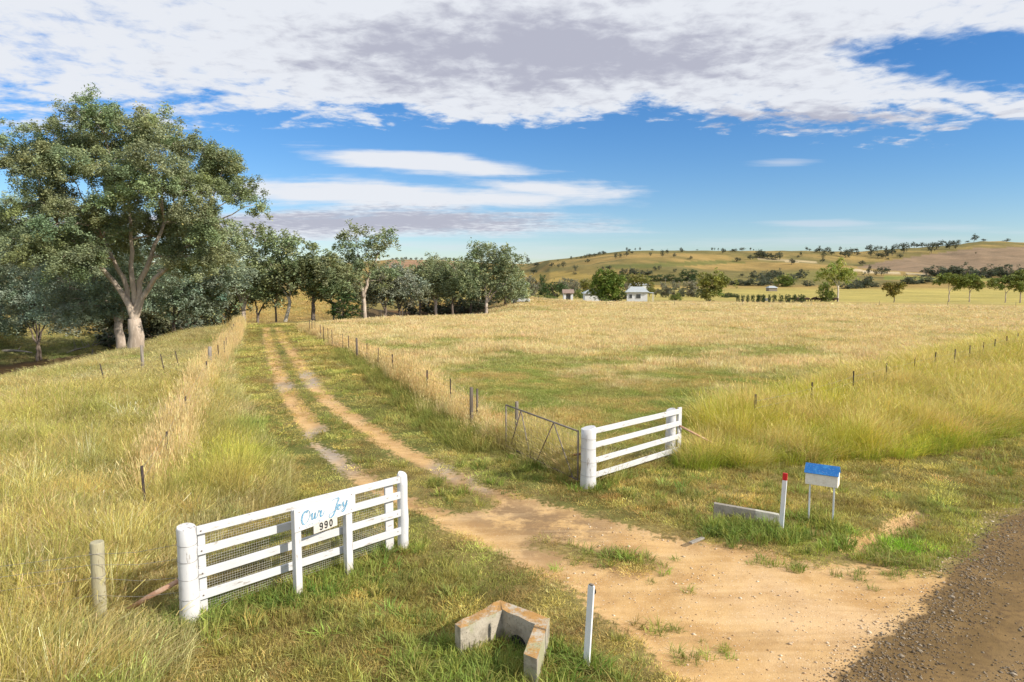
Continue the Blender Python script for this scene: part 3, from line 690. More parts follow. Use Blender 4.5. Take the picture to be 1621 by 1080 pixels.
GL = [G(795, 700), G(860, 735), G(905, 762)]
x, y, s = along(GL, 420, .34); x = x + .45; y = y + .25
t = vary(lerp(PALE, YG, rng.uniform(size=len(x))), .2)
scatter('gate_side_grass', C_TALL, 7, x, y, rng.uniform(.8, 1.2, len(x)), t, 'straw grass grown up behind the open farm gate', zs=rng.uniform(.4, 1.05, len(x)))
# paddock
x, y, D = wedge(105000, 14, 168, -30, 44, 1.05); m = masks(x, y)
keep = m['pad'] & (m['tr'] < .2) & (m['c'] > 12) & (rng.uniform(size=len(x)) > .08)
pxx, pyy = project(x, y, x * 0)
g1 = fbm(x * .22, y * .22, 28); gnear = ss(60, 22, D) if False else 1 - ss(24, 62, D)
gm = ss(.38, .68, g1 + (gnear - .5) * .34 + (fbm(x * 1.1, y * 1.1, 29) - .5) * .5)
t = lerp(PALE, (.30, .34, .09), gm * .85); g3 = ss(.5, .7, fbm(x * .7, y * .7, 30)); t = t * (1 - .4 * g3[:, None]) + np.array(GOLD) * .4 * g3[:, None]
t = vary(t, .2); hh = rng.uniform(.5, 1.1, len(x)) * (1 - .6 * gm); sc = rng.uniform(.7, 1.3, len(x)) * np.clip(D / 45, .7, 3.4)
nr_ = D < 34
k = keep & ~nr_; scatter('paddock_grass', C_FAR, 5, x[k], y[k], sc[k], t[k], 'dry golden pasture across the big paddock', zs=hh[k] * 1.2)
k = keep & nr_; scatter('near_paddock_grass', C_MID, 6, x[k], y[k], sc[k] * 1.5, t[k], 'green and straw pasture just behind the white gate panel', zs=hh[k] * .9)
x, y, D = wedge(26000, 14, 34, -30, 44, 1.3); m = masks(x, y); k = m['pad'] & (m['tr'] < .2)
g1 = ss(.36, .62, fbm(x * .9, y * .9, 28)); t = vary(lerp(GOLD, (.26, .32, .08), g1 * .9), .22)
scatter('paddock_turf', C_TURF, 6, x[k], y[k], rng.uniform(1.2, 2.2, k.sum()), t[k], 'short pasture sward in the near paddock', zs=rng.uniform(.8, 1.8, k.sum()))
# dry grass on the far creek bank and behind the track
x, y, D = wedge(16000, 70, 170, -42, -4, 1.3); m = masks(x, y); k = ~m['pad'] & (m['c'] > 11) & (y > 85)
t = vary(lerp(GOLD, STRAW, rng.uniform(size=len(x))), .15)
scatter('far_bank_grass', C_FAR, 5, x[k], y[k], rng.uniform(1.2, 2.2, k.sum()), t[k], 'golden dry grass on the bank behind the track', zs=rng.uniform(.6, 1.2, k.sum()))
x = rng.uniform(-85, -36, 9000); y = rng.uniform(62, 100, 9000); c_d = dpoly(x, y, CREEK); k = (c_d > 5.2) & (x < -40)
t = vary(lerp((.24, .28, .10), (.46, .40, .18), ss(.4, .65, fbm(x * .25, y * .25, 66))))
scatter('bank_grass', C_FAR, 5, x[k], y[k], rng.uniform(.8, 1.5, k.sum()), t[k], 'green grass on the far bank of the muddy creek', zs=rng.uniform(.4, .9, k.sum()))
# weeds on the sand and lush feet of posts
pts = []
for (a, b, r, n) in ((1050, 995, .18, 7), (1140, 1030, .2, 8), (1083, 1042, .13, 5), (1210, 888, .12, 6), (1255, 897, .12, 6), (1340, 910, .1, 4), (1400, 912, .2, 8), (975, 888, .5, 30), (700, 770, .5, 20),
                     (470, 948, .25, 26), (552, 912, .25, 22), (515, 935, .4, 40), (590, 885, .35, 26), (390, 958, .4, 40), (320, 985, .3, 20), (630, 870, .25, 16), (1236, 848, .2, 18), (1190, 838, .5, 60), (1316, 838, .2, 16), (1282, 825, .2, 14), (1150, 842, .3, 30),
                     (930, 772, .25, 22), (1068, 728, .25, 18), (860, 740, .7, 70), (1000, 755, .8, 20), (928, 1062, .12, 8), (760, 1062, .5, 70), (700, 1045, .3, 40), (860, 1060, .3, 34), (800, 1085, .4, 50), (1290, 862, .35, 24), (770, 690, .5, 50)):
    q = G(a, b)
    for _ in range(n): pts.append((q[0] + random.gauss(0, r), q[1] + random.gauss(0, r * .8)))
pts = np.array(pts); t = vary(lerp((.16, .25, .05), (.34, .36, .09), rng.uniform(size=len(pts))), .2)
scatter('lush_weeds', C_WEED, 5, pts[:, 0], pts[:, 1], np.where(sand_sd(pts[:, 0], pts[:, 1]) > 0, .6, 1) * rng.uniform(.4, 1.05, len(pts)), t, 'bright green weeds at the post feet and on the sand')
# gravel stones
x, y, D = wedge(150000, 5.5, 26, 4, 46, .9); rs = road_sd(x, y); ss_ = sand_sd(x, y)
p = np.where(np.abs(rs - .35) < .75, .75 * np.exp(-((rs - .25) / .45) ** 2), np.where(rs > 0, .03 + .3 * ss(.5, .7, fbm(x * .8, y * .8, 77)), np.where(ss_ > .1, .03 + .06 * ss(.5, .7, fbm(x, y, 78)), 0))); k = rng.uniform(size=len(x)) < p
def pebble(seed):
    r = np.random.default_rng(seed); V = np.array([(1, 0, 0), (-1, 0, 0), (0, 1, 0), (0, -1, 0), (0, 0, 1), (0, 0, -1)], float) * r.uniform(.6, 1.1, (6, 1)) * np.array([1, .8, .55])
    V += r.normal(0, .12, (6, 3)); Ff = [(0, 2, 4), (2, 1, 4), (1, 3, 4), (3, 0, 4), (2, 0, 5), (1, 2, 5), (3, 1, 5), (0, 3, 5)]
    return mesh_np('pebble', V * .017, np.array(Ff), M_GRASS)
C_PEB = tuft_collection('pebbles', [pebble(k) for k in range(6)])
tt = np.where((rs > -.1)[:, None], lerp((.17, .125, .08), (.48, .40, .30), rng.uniform(size=len(x)) ** 1.8), lerp((.55, .36, .18), (.85, .75, .6), rng.uniform(size=len(x))))
scatter('gravel', C_PEB, 6, x[k], y[k], rng.lognormal(-.15, .45, k.sum()), tt[k], 'loose gravel stones on the dirt road edge and driveway', 'gravel', sink=-.004)

# ------------------------------------------------------------------ trees
def tree_meshes(seed, lobes, fork, trunk_r, nclump, leaf, per, tint, bark, clump_r, lean=(0, 0), twist=.12, stems=1, droop=.15, nl=None):
    """lobes: (x, y, z, rx, ry, rz) in metres above the foot; fork: height where limbs part"""
    r = np.random.default_rng(seed); random.seed(seed); wood = MB()
    fx, fy = lean[0] * fork, lean[1] * fork
    top = Vector((fx, fy, fork)); bases = []
    for s in range(stems):
        a = 2 * math.pi * s / stems + seed; off = Vector((math.cos(a), math.sin(a), 0)) * (trunk_r * 1.6 if stems > 1 else 0)
        pts = [off.lerp(top, t) + Vector((random.gauss(0, twist * trunk_r), random.gauss(0, twist * trunk_r), 0)) * (1 if 0 < t < 1 else 0) for t in (0, .06, .25, .5, .75, 1)]
        for p, t in zip(pts, (0, .06, .25, .5, .75, 1)): p.z = fork * t - (.35 if t == 0 else 0)
        k = 1 / math.sqrt(stems)
        wood.tube(pts, [trunk_r * q * k for q in (1.22, 1.08, 1.0, .93, .86, .76)], 9, wob=.06)
    cl = []; nodes = []
    vol = np.array([l[3] * l[4] * l[5] for l in lobes]) ** .67; cnt = np.maximum(2, (vol / vol.sum() * nclump)).astype(int)
    # main limbs rise from the fork, one per group of lobes; every lobe hangs on its limb
    Lc = np.array([l[:3] for l in lobes], float); nl = nl or int(np.clip(round(len(lobes) / 2.2), 2, 5)); nl = min(nl, len(lobes))
    az_ = np.arctan2(Lc[:, 1] - fy, Lc[:, 0] - fx + 1e-6); order = np.argsort(np.where(Lc[:, 2] > np.median(Lc[:, 2]), Lc[:, 0], Lc[:, 0] * 1.0)); grp = np.zeros(len(lobes), int)
    for q, idx in enumerate(order): grp[idx] = int(q * nl / len(lobes))
    limbs = {}
    for g_ in range(nl):
        C_ = Vector(Lc[grp == g_].mean(0)); E = top + (C_ - top) * .72; mid = top + Vector(((E.x - top.x) * .28, (E.y - top.y) * .28, (E.z - top.z) * .52)); path = []
        for q in range(9):
            t = q / 8; p = top * (1 - t) ** 2 + mid * 2 * t * (1 - t) + E * t * t
            if 0 < q < 8: p += Vector((random.gauss(0, 1), random.gauss(0, 1), random.gauss(0, .4))) * .016 * (E - top).length
            path.append(p)
        lr = trunk_r * min(.66, 1.05 / math.sqrt(nl)) * random.uniform(.85, 1.1); rad = [lr * (1 - .58 * (q / 8)) for q in range(9)]
        rf = [trunk_r * .62] + [rad[0] * 1.3, rad[1] * 1.08] + rad[1:]; wood.tube([top - Vector((0, 0, trunk_r * .9)), path[0] + (path[1] - path[0]) * .1] + path[1:2] + path[2:], [rf[0], rf[1], rf[2]] + rad[2:], 9, wob=.05); limbs[g_] = (path, rad)
        for q in range(3, 9): nodes.append((path[q], rad[q]))
    for li, l in enumerate(lobes):
        c = Vector(l[:3]); rr = Vector(l[3:6]); tgt = c + Vector((0, 0, -rr.z * .2)); path0, rad0 = limbs[grp[li]]
        qi = min(range(2, 9), key=lambda q: (path0[q] - tgt).length + max(0, path0[q].z - tgt.z) * 1.5); st = path0[qi].copy()
        mid = st.lerp(tgt, .5) + Vector((random.gauss(0, .07), random.gauss(0, .07), random.uniform(.02, .12))) * (tgt - st).length; path = []
        for q in range(6):
            t = q / 5; p = st * (1 - t) ** 2 + mid * 2 * t * (1 - t) + tgt * t * t
            if 0 < q < 5: p += Vector((random.gauss(0, 1), random.gauss(0, 1), random.gauss(0, .5))) * .03 * (tgt - st).length
            path.append(p)
        lr = rad0[qi] * .72; rad = [lr * (1 - .7 * (q / 5)) for q in range(6)]
        wood.tube(path, rad, 6, wob=.05)
        for q in range(1, 6): nodes.append((path[q], rad[q]))
        for _ in range(cnt[li]):
            for tr in range(30):
                d = r.normal(size=3); d /= np.linalg.norm(d); rad_ = r.uniform(.45, 1.0) ** .6
                p = Vector((c.x + d[0] * rr.x * rad_, c.y + d[1] * rr.y * rad_, c.z + d[2] * rr.z * rad_))
                if all((p - q).length > clump_r * .75 for q, _ in cl[-60:]): break
            cl.append((p, li))
    V = []; T = []
    allV = []; allC = []
    tint = np.array(tint)
    for ci, (p, li) in enumerate(cl):
        n0, nr0 = min(nodes, key=lambda q: (q[0] - p).length + max(0, q[0].z - p.z) * .6)
        L = (p - n0).length; m1 = n0.lerp(p, .5) + Vector((random.gauss(0, .1), random.gauss(0, .1), .12)) * L
        wood.tube([n0, n0.lerp(m1, .5) * .5 + m1 * .5 * 1.0 if False else n0.lerp(m1, .55), m1, p], [min(nr0 * .55, .02 + L * .025), min(nr0 * .45, .015 + L * .018), .012 + L * .010, .01], 4, cap=False)
        cr = clump_r * r.uniform(.65, 1.3); n = int(per * (cr / clump_r) ** 2 * r.uniform(.7, 1.2))
        sub = r.normal(size=(8, 3)) * np.array([.56, .56, .42]) * cr      # sub-sprays
        w_ = r.integers(0, 8, n); c3 = sub[w_] + r.normal(size=(n, 3)) * np.array([.21, .21, .18]) * cr
        c3[:, 2] -= droop * cr * (np.hypot(c3[:, 0], c3[:, 1]) / cr) ** 2
        ctr = np.array(p)[None] + c3
        # leaf quads: long axis hangs, random heading
        a = r.uniform(0, 2 * np.pi, n); dn = r.uniform(-1.0, .25, n)
        ax = np.stack([np.cos(a), np.sin(a), dn], 1); ax /= np.linalg.norm(ax, axis=1)[:, None]
        rv = r.normal(size=(n, 3)); sd = np.cross(ax, rv); sd /= np.linalg.norm(sd, axis=1)[:, None] + 1e-9
        ln = leaf * r.uniform(.6, 1.4, n)[:, None]; wd = ln * r.uniform(.32, .55, n)[:, None]
        q = np.stack([ctr - ax * ln * .5, ctr + sd * wd * .5, ctr + ax * ln * .5, ctr - sd * wd * .5], 1)
        allV.append(q.reshape(-1, 3))
        cc = tint * np.exp(r.normal(0, .13)) * np.array([1 + r.normal(0, .07), 1, 1 + r.normal(0, .08)])
        cc = cc[None] * np.exp(r.normal(0, .22, (n, 1))); cc[r.uniform(size=n) < .02] *= np.array([1.4, 1.15, .8])
        allC.append(np.repeat(cc, 4, 0))
    Vv = np.vstack(allV); Cv = np.clip(np.vstack(allC), .005, .6); fq = np.arange(len(Vv)).reshape(-1, 4)
    crown = mesh_np('crown', Vv, fq, M_LEAF, Cv)
    tr = bpy.data.meshes.new('trunk'); tr.from_pydata(wood.v, [], wood.f); tr.update()
    for p in tr.polygons: p.use_smooth = True
    tr.materials.append(bark)
    return tr, crown
def put_tree(name, loc, tr, crown, label, cat, group=None, rz=0, scale=(1, 1, 1)):
    e = empty(name, loc, label, cat, group, rz); e.scale = scale
    link(bpy.data.objects.new('trunk', tr), e); link(bpy.data.objects.new('crown', crown), e)
    return e
GUMT = (.235, .28, .15); GUMB = (.235, .295, .21); GUMD = (.19, .22, .105); GREY = (.25, .27, .19)

# the big gum by the driveway; lobes read off the photo at its distance
Dh = 50.0; base = Vector(((213 - CX) / F * Dh, Dh, 0)); base.z = hz1(base.x, base.y); mpp = Dh / F
def lobe(px, py, rx, rz, dy=0.0, ry=None):
    k = (Dh + dy) / F
    d = ray(px, py); t = (Dh + dy) / d[1]
    return (d[0] * t - base.x, dy, CAMH + d[2] * t - base.z, rx * k, (ry or rx) * k, rz * k)
lobs = [lobe(85, 215, 42, 28, 1), lobe(150, 182, 36, 24, -1), lobe(200, 205, 38, 26, 1), lobe(250, 212, 36, 26, 0), lobe(300, 235, 36, 26, -1), lobe(352, 262, 32, 24, 0), lobe(40, 262, 34, 24, 1), lobe(2, 240, 28, 20, 0),
        lobe(380, 300, 22, 18, 0), lobe(404, 322, 18, 12, 0), lobe(240, 268, 46, 32, -3.5), lobe(312, 302, 40, 26, -2), lobe(330, 350, 42, 28, -2), lobe(105, 262, 42, 28, -2), lobe(70, 318, 44, 30, -1), lobe(170, 262, 40, 28, -1.5),
        lobe(262, 350, 40, 24, 2), lobe(130, 350, 46, 30, -3), lobe(190, 318, 34, 24, -3), lobe(110, 400, 48, 26, -3), lobe(300, 402, 44, 22, -1), lobe(215, 290, 38, 26, 3.5), lobe(140, 235, 32, 24, 3.5), lobe(318, 268, 32, 26, 3.5),
        lobe(345, 405, 30, 18, 0), lobe(50, 385, 46, 26, -3), lobe(10, 345, 36, 26, 0), lobe(205, 360, 30, 16, 3), lobe(165, 380, 60, 30, 4), lobe(280, 370, 50, 30, 4)]
tr, crn = tree_meshes(3, [(l[0], l[1], l[2], l[3] * .98, l[4] * .98, l[5] * .98) for l in lobs], 2.5, .54, 360, .155, 1000, GUMT, M_BARK, .86, (-.02, 0), .1, nl=5)
put_tree('gum_tree', base, tr, crn, 'huge spreading gum tree with pale forked trunk beside the left field', 'tree')

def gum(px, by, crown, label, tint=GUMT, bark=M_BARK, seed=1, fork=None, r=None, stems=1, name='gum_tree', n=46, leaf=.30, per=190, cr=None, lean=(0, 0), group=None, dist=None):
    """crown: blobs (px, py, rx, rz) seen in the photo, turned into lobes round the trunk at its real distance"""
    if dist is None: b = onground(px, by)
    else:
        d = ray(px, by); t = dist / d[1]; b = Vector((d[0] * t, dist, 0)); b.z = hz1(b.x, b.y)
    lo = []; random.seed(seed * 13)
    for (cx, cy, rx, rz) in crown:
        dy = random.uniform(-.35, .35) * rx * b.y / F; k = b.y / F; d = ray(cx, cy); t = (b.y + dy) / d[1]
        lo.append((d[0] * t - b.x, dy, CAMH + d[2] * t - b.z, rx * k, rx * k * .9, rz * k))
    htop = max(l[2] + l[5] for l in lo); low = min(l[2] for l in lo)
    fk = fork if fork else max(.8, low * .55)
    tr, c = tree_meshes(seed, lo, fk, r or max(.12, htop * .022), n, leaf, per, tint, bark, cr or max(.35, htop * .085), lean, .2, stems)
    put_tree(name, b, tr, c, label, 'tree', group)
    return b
gum(60, 545, [(15, 345, 60, 36), (80, 365, 50, 34), (-40, 380, 60, 40), (40, 405, 60, 34), (110, 415, 44, 30), (5, 440, 56, 28), (70, 455, 50, 24), (25, 485, 60, 24), (125, 470, 40, 20), (90, 500, 44, 16), (-20, 505, 50, 18)], 'bluish gum tree filling the left edge behind the creek', (.24, .30, .22), M_BARKD, 11, n=210, leaf=.22, per=480, cr=1.1, dist=72, stems=2, fork=1.8, r=.2)
gum(190, 543, [(150, 400, 75, 50), (230, 420, 60, 40), (110, 450, 60, 35), (190, 455, 60, 25), (150, 480, 70, 22)], 'gum tree right behind the trunk of the huge gum', (.23, .285, .20), M_BARK, 12, n=150, leaf=.2, per=380, cr=1.0, r=.42, dist=61, fork=3.2)
gum(275, 530, [(290, 445, 50, 28), (320, 470, 45, 25), (270, 480, 40, 18), (345, 430, 40, 25)], 'low bluish gum tree right of the huge trunk', GUMB, M_BARKD, 13, n=90, leaf=.24, per=320, cr=.9, dist=68, stems=2)
gum(386, 508, [(355, 385, 40, 30), (400, 380, 38, 28), (420, 410, 26, 28), (375, 425, 40, 30), (345, 450, 34, 30), (410, 440, 22, 18)], 'tall gum tree with pale trunk left of where the track ends', GUMT, M_BARK, 14, n=85, leaf=.32, per=240, cr=1.15, dist=80)
gum(447, 512, [(450, 395, 26, 26), (432, 430, 25, 22), (460, 420, 20, 18), (440, 455, 22, 12)], 'leaning white-trunked gum tree at the end of the track', GUMT, M_BARKW, 15, n=46, leaf=.3, per=200, cr=.9, dist=80, lean=(.28, 0), fork=3.4, r=.22)
gum(437, 511, [(440, 445, 24, 18), (425, 455, 18, 12)], 'thin dark gum tree just left of the leaning white trunk', GUMD, M_BARKD, 16, n=24, leaf=.3, per=170, cr=.8, dist=81, r=.13)
gum(496, 506, [(500, 410, 30, 20), (475, 430, 30, 18), (525, 435, 30, 25), (500, 450, 34, 20), (545, 450, 22, 18)], 'dark dense gum tree between the track end and the round bush', GUMD, M_BARKD, 17, n=70, leaf=.32, per=240, cr=1.0, dist=80, r=.26)
gum(576, 500, [(565, 378, 30, 20), (600, 385, 22, 22), (545, 400, 18, 14), (575, 415, 28, 20), (612, 375, 14, 12), (560, 440, 26, 16), (600, 440, 26, 20)], 'tall open gum tree with bare reddish limbs behind the paddock corner', GUMT, M_BARK, 18, n=56, leaf=.32, per=170, cr=.95, dist=86, fork=4.0, r=.38, stems=2)
gum(632, 493, [(620, 440, 34, 24), (648, 455, 26, 20), (625, 465, 30, 12)], 'low grey-leaved gum tree at the right of the tall open gum', GREY, M_BARKD, 19, n=50, leaf=.32, per=220, cr=.95, dist=92)
gum(690, 489, [(680, 430, 28, 20), (700, 445, 24, 20), (668, 450, 24, 20)], 'dark rounded gum tree at the edge of the paddock', GUMD, M_BARK, 20, n=56, leaf=.36, per=230, cr=1.1, dist=112)
gum(665, 487, [(655, 440, 24, 18), (680, 460, 24, 14)], 'dark gum tree behind the low grey-leaved gum', GUMD, M_BARKD, 30, n=34, leaf=.36, per=200, cr=1.1, dist=122)
gum(716, 487, [(722, 435, 22, 20), (735, 450, 20, 16), (708, 455, 18, 14)], 'olive gum tree beside the stock yards', GUMT, M_BARKD, 21, n=46, leaf=.36, per=210, cr=1.1, dist=118)
gum(745, 485, [(745, 438, 18, 22), (755, 460, 18, 14)], 'narrow gum tree left of the tall pale-trunked gum', GUMD, M_BARKD, 22, n=36, leaf=.38, per=200, cr=1.0, dist=124)
gum(770, 488, [(765, 398, 22, 16), (790, 405, 22, 16), (812, 418, 16, 14), (775, 430, 26, 20), (800, 445, 26, 22), (755, 410, 14, 14), (815, 455, 16, 16)], 'tall pale-trunked gum tree right of the open shelter', GUMT, M_BARK, 23, n=70, leaf=.34, per=200, cr=1.05, dist=108)
gum(650, 470, [(640, 445, 20, 14), (700, 440, 24, 16), (610, 450, 26, 14)], 'distant dark gum tree behind the creek trees', GUMD, M_BARKD, 24, n=30, leaf=.4, per=180, cr=1.3, dist=145)
# shade trees down in the creek, left
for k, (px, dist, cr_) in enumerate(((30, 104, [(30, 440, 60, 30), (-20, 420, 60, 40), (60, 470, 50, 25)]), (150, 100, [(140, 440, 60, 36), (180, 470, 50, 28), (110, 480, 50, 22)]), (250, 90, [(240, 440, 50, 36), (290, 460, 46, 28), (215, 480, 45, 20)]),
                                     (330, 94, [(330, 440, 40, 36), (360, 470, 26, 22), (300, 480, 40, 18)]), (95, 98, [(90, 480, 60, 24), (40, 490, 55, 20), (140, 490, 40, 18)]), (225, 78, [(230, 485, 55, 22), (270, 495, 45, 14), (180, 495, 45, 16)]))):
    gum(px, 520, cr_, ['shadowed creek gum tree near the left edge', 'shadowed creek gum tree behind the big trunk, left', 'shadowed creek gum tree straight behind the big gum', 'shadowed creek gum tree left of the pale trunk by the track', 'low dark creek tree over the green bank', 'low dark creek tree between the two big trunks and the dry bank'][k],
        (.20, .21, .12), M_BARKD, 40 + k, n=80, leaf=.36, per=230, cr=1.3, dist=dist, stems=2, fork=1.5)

gum(408, 505, [(405, 440, 26, 22), (390, 460, 24, 16), (425, 468, 18, 12)], 'dark leafy gum tree behind the two pale trunks at the track end', GUMD, M_BARKD, 70, n=50, leaf=.3, per=230, cr=1.0, dist=90)
gum(528, 499, [(525, 430, 26, 22), (545, 455, 22, 16), (515, 460, 20, 12)], 'dark gum tree just behind the round green bush', GUMD, M_BARKD, 71, n=50, leaf=.32, per=230, cr=1.0, dist=92, stems=2)
gum(604, 492, [(600, 455, 28, 18), (618, 440, 20, 16), (585, 468, 20, 10)], 'low gum tree leaning right of the bare reddish limbs', GREY, M_BARKD, 72, n=48, leaf=.3, per=230, cr=.95, dist=90, lean=(.2, 0))
gum(678, 484, [(690, 425, 22, 16), (672, 436, 20, 16), (700, 458, 22, 12)], 'olive gum tree rising behind the dark rounded gum', GUMT, M_BARKD, 73, n=46, leaf=.38, per=210, cr=1.2, dist=130)
gum(732, 482, [(728, 428, 20, 14), (748, 445, 18, 16), (715, 452, 18, 12)], 'rear gum tree behind the stock yards', GUMT, M_BARKD, 74, n=44, leaf=.38, per=210, cr=1.2, dist=132)
gum(800, 482, [(805, 440, 20, 18), (822, 460, 14, 12), (790, 460, 18, 12)], 'gum tree right behind the tall pale-trunked gum', GUMD, M_BARKD, 75, n=44, leaf=.36, per=210, cr=1.1, dist=122, stems=2)
# round bushes and small trees: a handful of shapes, copied
def kind_mesh(seed, lobes, fork, tr_r, n, leaf, per, tint, bark, cr, stems=1):
    return tree_meshes(seed, lobes, fork, tr_r, n, leaf, per, tint, bark, cr, (0, 0), .2, stems)
def protos(tint, bark, seeds, shape, n=20, leaf=.055, per=60, cr=.13):
    res = []
    for s in seeds:
        t_, c_ = kind_mesh(s, shape(s), .2, .03, n, leaf, per, tint, bark, cr); N_ = len(c_.vertices); a = np.empty(N_ * 3, np.float32); c_.vertices.foreach_get('co', a); a = a.reshape(-1, 3)
        lo, hi = np.percentile(a, 2, axis=0), np.percentile(a, 98, axis=0); mx_ = (lo + hi) / 2; k = 1.0 / (hi - lo); z0 = 0.0 if shape is not sh_bush else lo[2]; kz = 1.0 / (hi[2] - z0)
        def fit(q): return np.stack([(q[:, 0] - mx_[0]) * k[0], (q[:, 1] - mx_[1]) * k[1], (q[:, 2] - z0) * kz], 1).astype(np.float32)
        c_.vertices.foreach_set('co', fit(a).ravel()); c_.update(); b = np.empty(len(t_.vertices) * 3, np.float32); t_.vertices.foreach_get('co', b); t_.vertices.foreach_set('co', fit(b.reshape(-1, 3)).ravel()); t_.update()
        res.append((t_, c_))
    return res
def sh_round(s):
    r = random.Random(s); return [(0, 0, .55, .42, .42, .36)] + [(r.uniform(-.26, .26), r.uniform(-.26, .26), r.uniform(.35, .75), .24, .24, .2) for _ in range(4)]
def sh_bush(s):
    r = random.Random(s); return [(0, 0, .42, .48, .48, .42)] + [(r.uniform(-.3, .3), r.uniform(-.3, .3), r.uniform(.2, .6), .26, .26, .24) for _ in range(4)]
def sh_gum(s):
    r = random.Random(s); return [(r.uniform(-.1, .1), 0, .76, .26, .26, .2)] + [(r.uniform(-.32, .32), r.uniform(-.3, .3), r.uniform(.38, .72), .24, .24, .2) for _ in range(4)]
KN = {}
KN['dark'] = protos((.075, .09, .06), M_BARKD, (1, 2, 3, 4), sh_gum, 24, .10, 34, .15) + protos((.08, .095, .06), M_BARKD, (5, 6), sh_round, 22, .10, 34, .16)
KN['clump'] = protos((.10, .12, .08), M_BARKD, (7, 8, 9), sh_bush, 34, .075, 70, .13)
KN['green'] = protos((.15, .20, .04), M_BARKD, (10, 11, 12), sh_bush, 44, .052, 120, .12)
KN['dkgreen'] = protos((.06, .10, .032), M_BARKD, (13, 14, 15), sh_bush, 44, .052, 120, .12)
KN['grey'] = protos((.20, .20, .14), M_BARKD, (16, 17, 18), sh_bush, 40, .05, 110, .12)
KN['olive'] = protos((.21, .215, .06), M_BARKD, (19, 20, 21), sh_gum, 48, .048, 120, .12)
KN['small'] = protos((.10, .13, .03), M_BARKD, (22, 23), sh_round, 26, .05, 60, .13)
cnt_ = {}
def bush(px, by, wpx, hpx, kind, label, cat='tree', group=None, name=None, dist=None):
    if not dist and px > 835:
        hx_, hy_, hz_ = hit(px, by)
        if hy_ < 172: dist = 173
    wpx *= 1.08
    if dist: 
        d = ray(px, by); t = dist / d[1]; b = Vector((d[0] * t, dist, 0)); b.z = hz1(b.x, b.y)
    else: b = onground(px, by)
    k = b.y / F; cnt_[kind] = cnt_.get(kind, 0) + 1; tr, c = KN[kind][cnt_[kind] % len(KN[kind])]
    topz = CAMH + ray(px, by - hpx)[2] / ray(px, by - hpx)[1] * b.y - b.z
    sz = max(hpx * k * .7, topz) ; sw = wpx * k
    return put_tree(name or ('gum_tree' if cat == 'tree' else 'bush'), b - Vector((0, 0, sz * .02)), tr, c, label, cat, group, random.uniform(0, 6), (sw, sw, sz))
Z3 = lambda x, y, w, h: (820 + x / 4.0525, 350 + y / 4.0525, w / 4.0525, h / 4.0525)
Z4 = lambda x, y, w, h: (1200 + x / 3.85, 340 + y / 3.85, w / 3.85, h / 3.85)
hill3 = [(122,292,50,25),(82,275,10,10),(215,298,35,30),(262,300,20,25),(293,300,25,38),(256,257,12,10),(342,248,18,22),(375,242,12,8),(405,238,20,12),(430,236,20,18),(462,231,40,20),(492,228,40,20),(525,220,28,22),(552,216,30,22),(445,268,24,24),(367,322,28,40),(362,345,25,15),(100,345,40,38),
 (699,185,14,17),(712,198,20,18),(695,230,25,38),(655,235,20,28),(627,243,22,38),(732,213,20,20),(782,182,12,14),(752,183,8,10),(862,188,20,8),(849,225,16,26),(928,233,24,45),(958,215,20,33),(1005,234,22,28),(1050,205,22,32),(1105,250,25,25),(1150,190,12,10),(1245,187,14,16),(1262,187,8,16),(1285,187,8,14),(1320,208,30,32),(1375,198,25,18),(1395,198,25,20),(1440,192,28,20),(1492,187,10,18),(1511,187,8,8),(1412,262,36,28),(1492,250,28,32),(1540,238,40,50),(1570,240,40,30),(1600,240,36,25),
 (542,312,18,20),(580,312,35,25),(880,320,28,28),(908,316,20,34),(1008,332,22,25),(1435,362,30,26)]
hill4 = [(15,262,60,45),(40,262,40,30),(80,268,24,34),(105,275,50,35),(128,275,36,46),(262,258,14,34),(246,265,20,18),(791,275,16,12),(675,368,28,58),(720,370,30,38),(752,372,45,52),(788,360,35,38),(637,310,38,30),(212,302,35,32),(392,295,20,35),(402,260,30,28),(862,265,34,24),
 (296,215,16,20),(315,215,20,8),(360,232,30,25),(378,232,18,42),(405,235,30,28),(425,235,30,35),(450,247,28,25),(501,222,16,28),(503,252,14,28),(535,262,36,45),(556,262,36,55),(570,240,30,30),(600,222,25,18),(606,252,30,32),(675,225,36,40),(688,255,36,45),(722,225,26,34),(752,210,20,18),(735,268,36,40),(760,268,36,36),(785,265,30,65),(820,250,40,60),(850,205,28,28),(885,235,50,60),(912,205,24,18),(948,195,34,28),(972,200,24,22),(1002,200,30,30),(1028,198,24,24),(1060,235,40,60),(1090,215,50,50),(1123,178,36,22),(1160,210,40,46),(1190,180,24,22),(1205,208,40,45),(1222,180,18,26),(1277,168,22,10),(1318,162,34,42),(1378,162,24,14),(1516,166,30,20),(1328,240,10,14)]
for (a, b, w_, h_) in [Z3(*q) for q in hill3] + [Z4(*q) for q in hill4]:
    ys = np.interp(a, SKYL_X, SKYL_Y)
    if a < 960: lb, gp_ = 'tiny dark tree on the left slope of the hill', 'trees on the left slope of the far hill'
    elif a > 1340: lb, gp_ = ('small dark tree on the ridge above the brown paddock', 'trees on the right ridge') if b < ys + 24 else ('small dark tree below the brown hillside paddock', 'trees below the brown hillside')
    else: lb, gp_ = ('tiny dark tree on the skyline of the middle hill', 'trees on the middle skyline') if b < ys + 8 else ('tiny dark tree on the slope of the middle hill', 'trees on the middle slope')
    bush(a, b, w_ * 1.05, h_ * 1.05, 'dark', lb, 'tree', gp_)
for a in (621, 628, 636, 642, 650, 659, 668, 700, 706, 712, 718, 724, 731, 737, 744, 836):
    bush(a, 412, random.uniform(4, 7), random.uniform(3, 5.5), 'dark', 'tiny dark tree on the distant low ridge', 'tree', 'trees on the low far ridge')
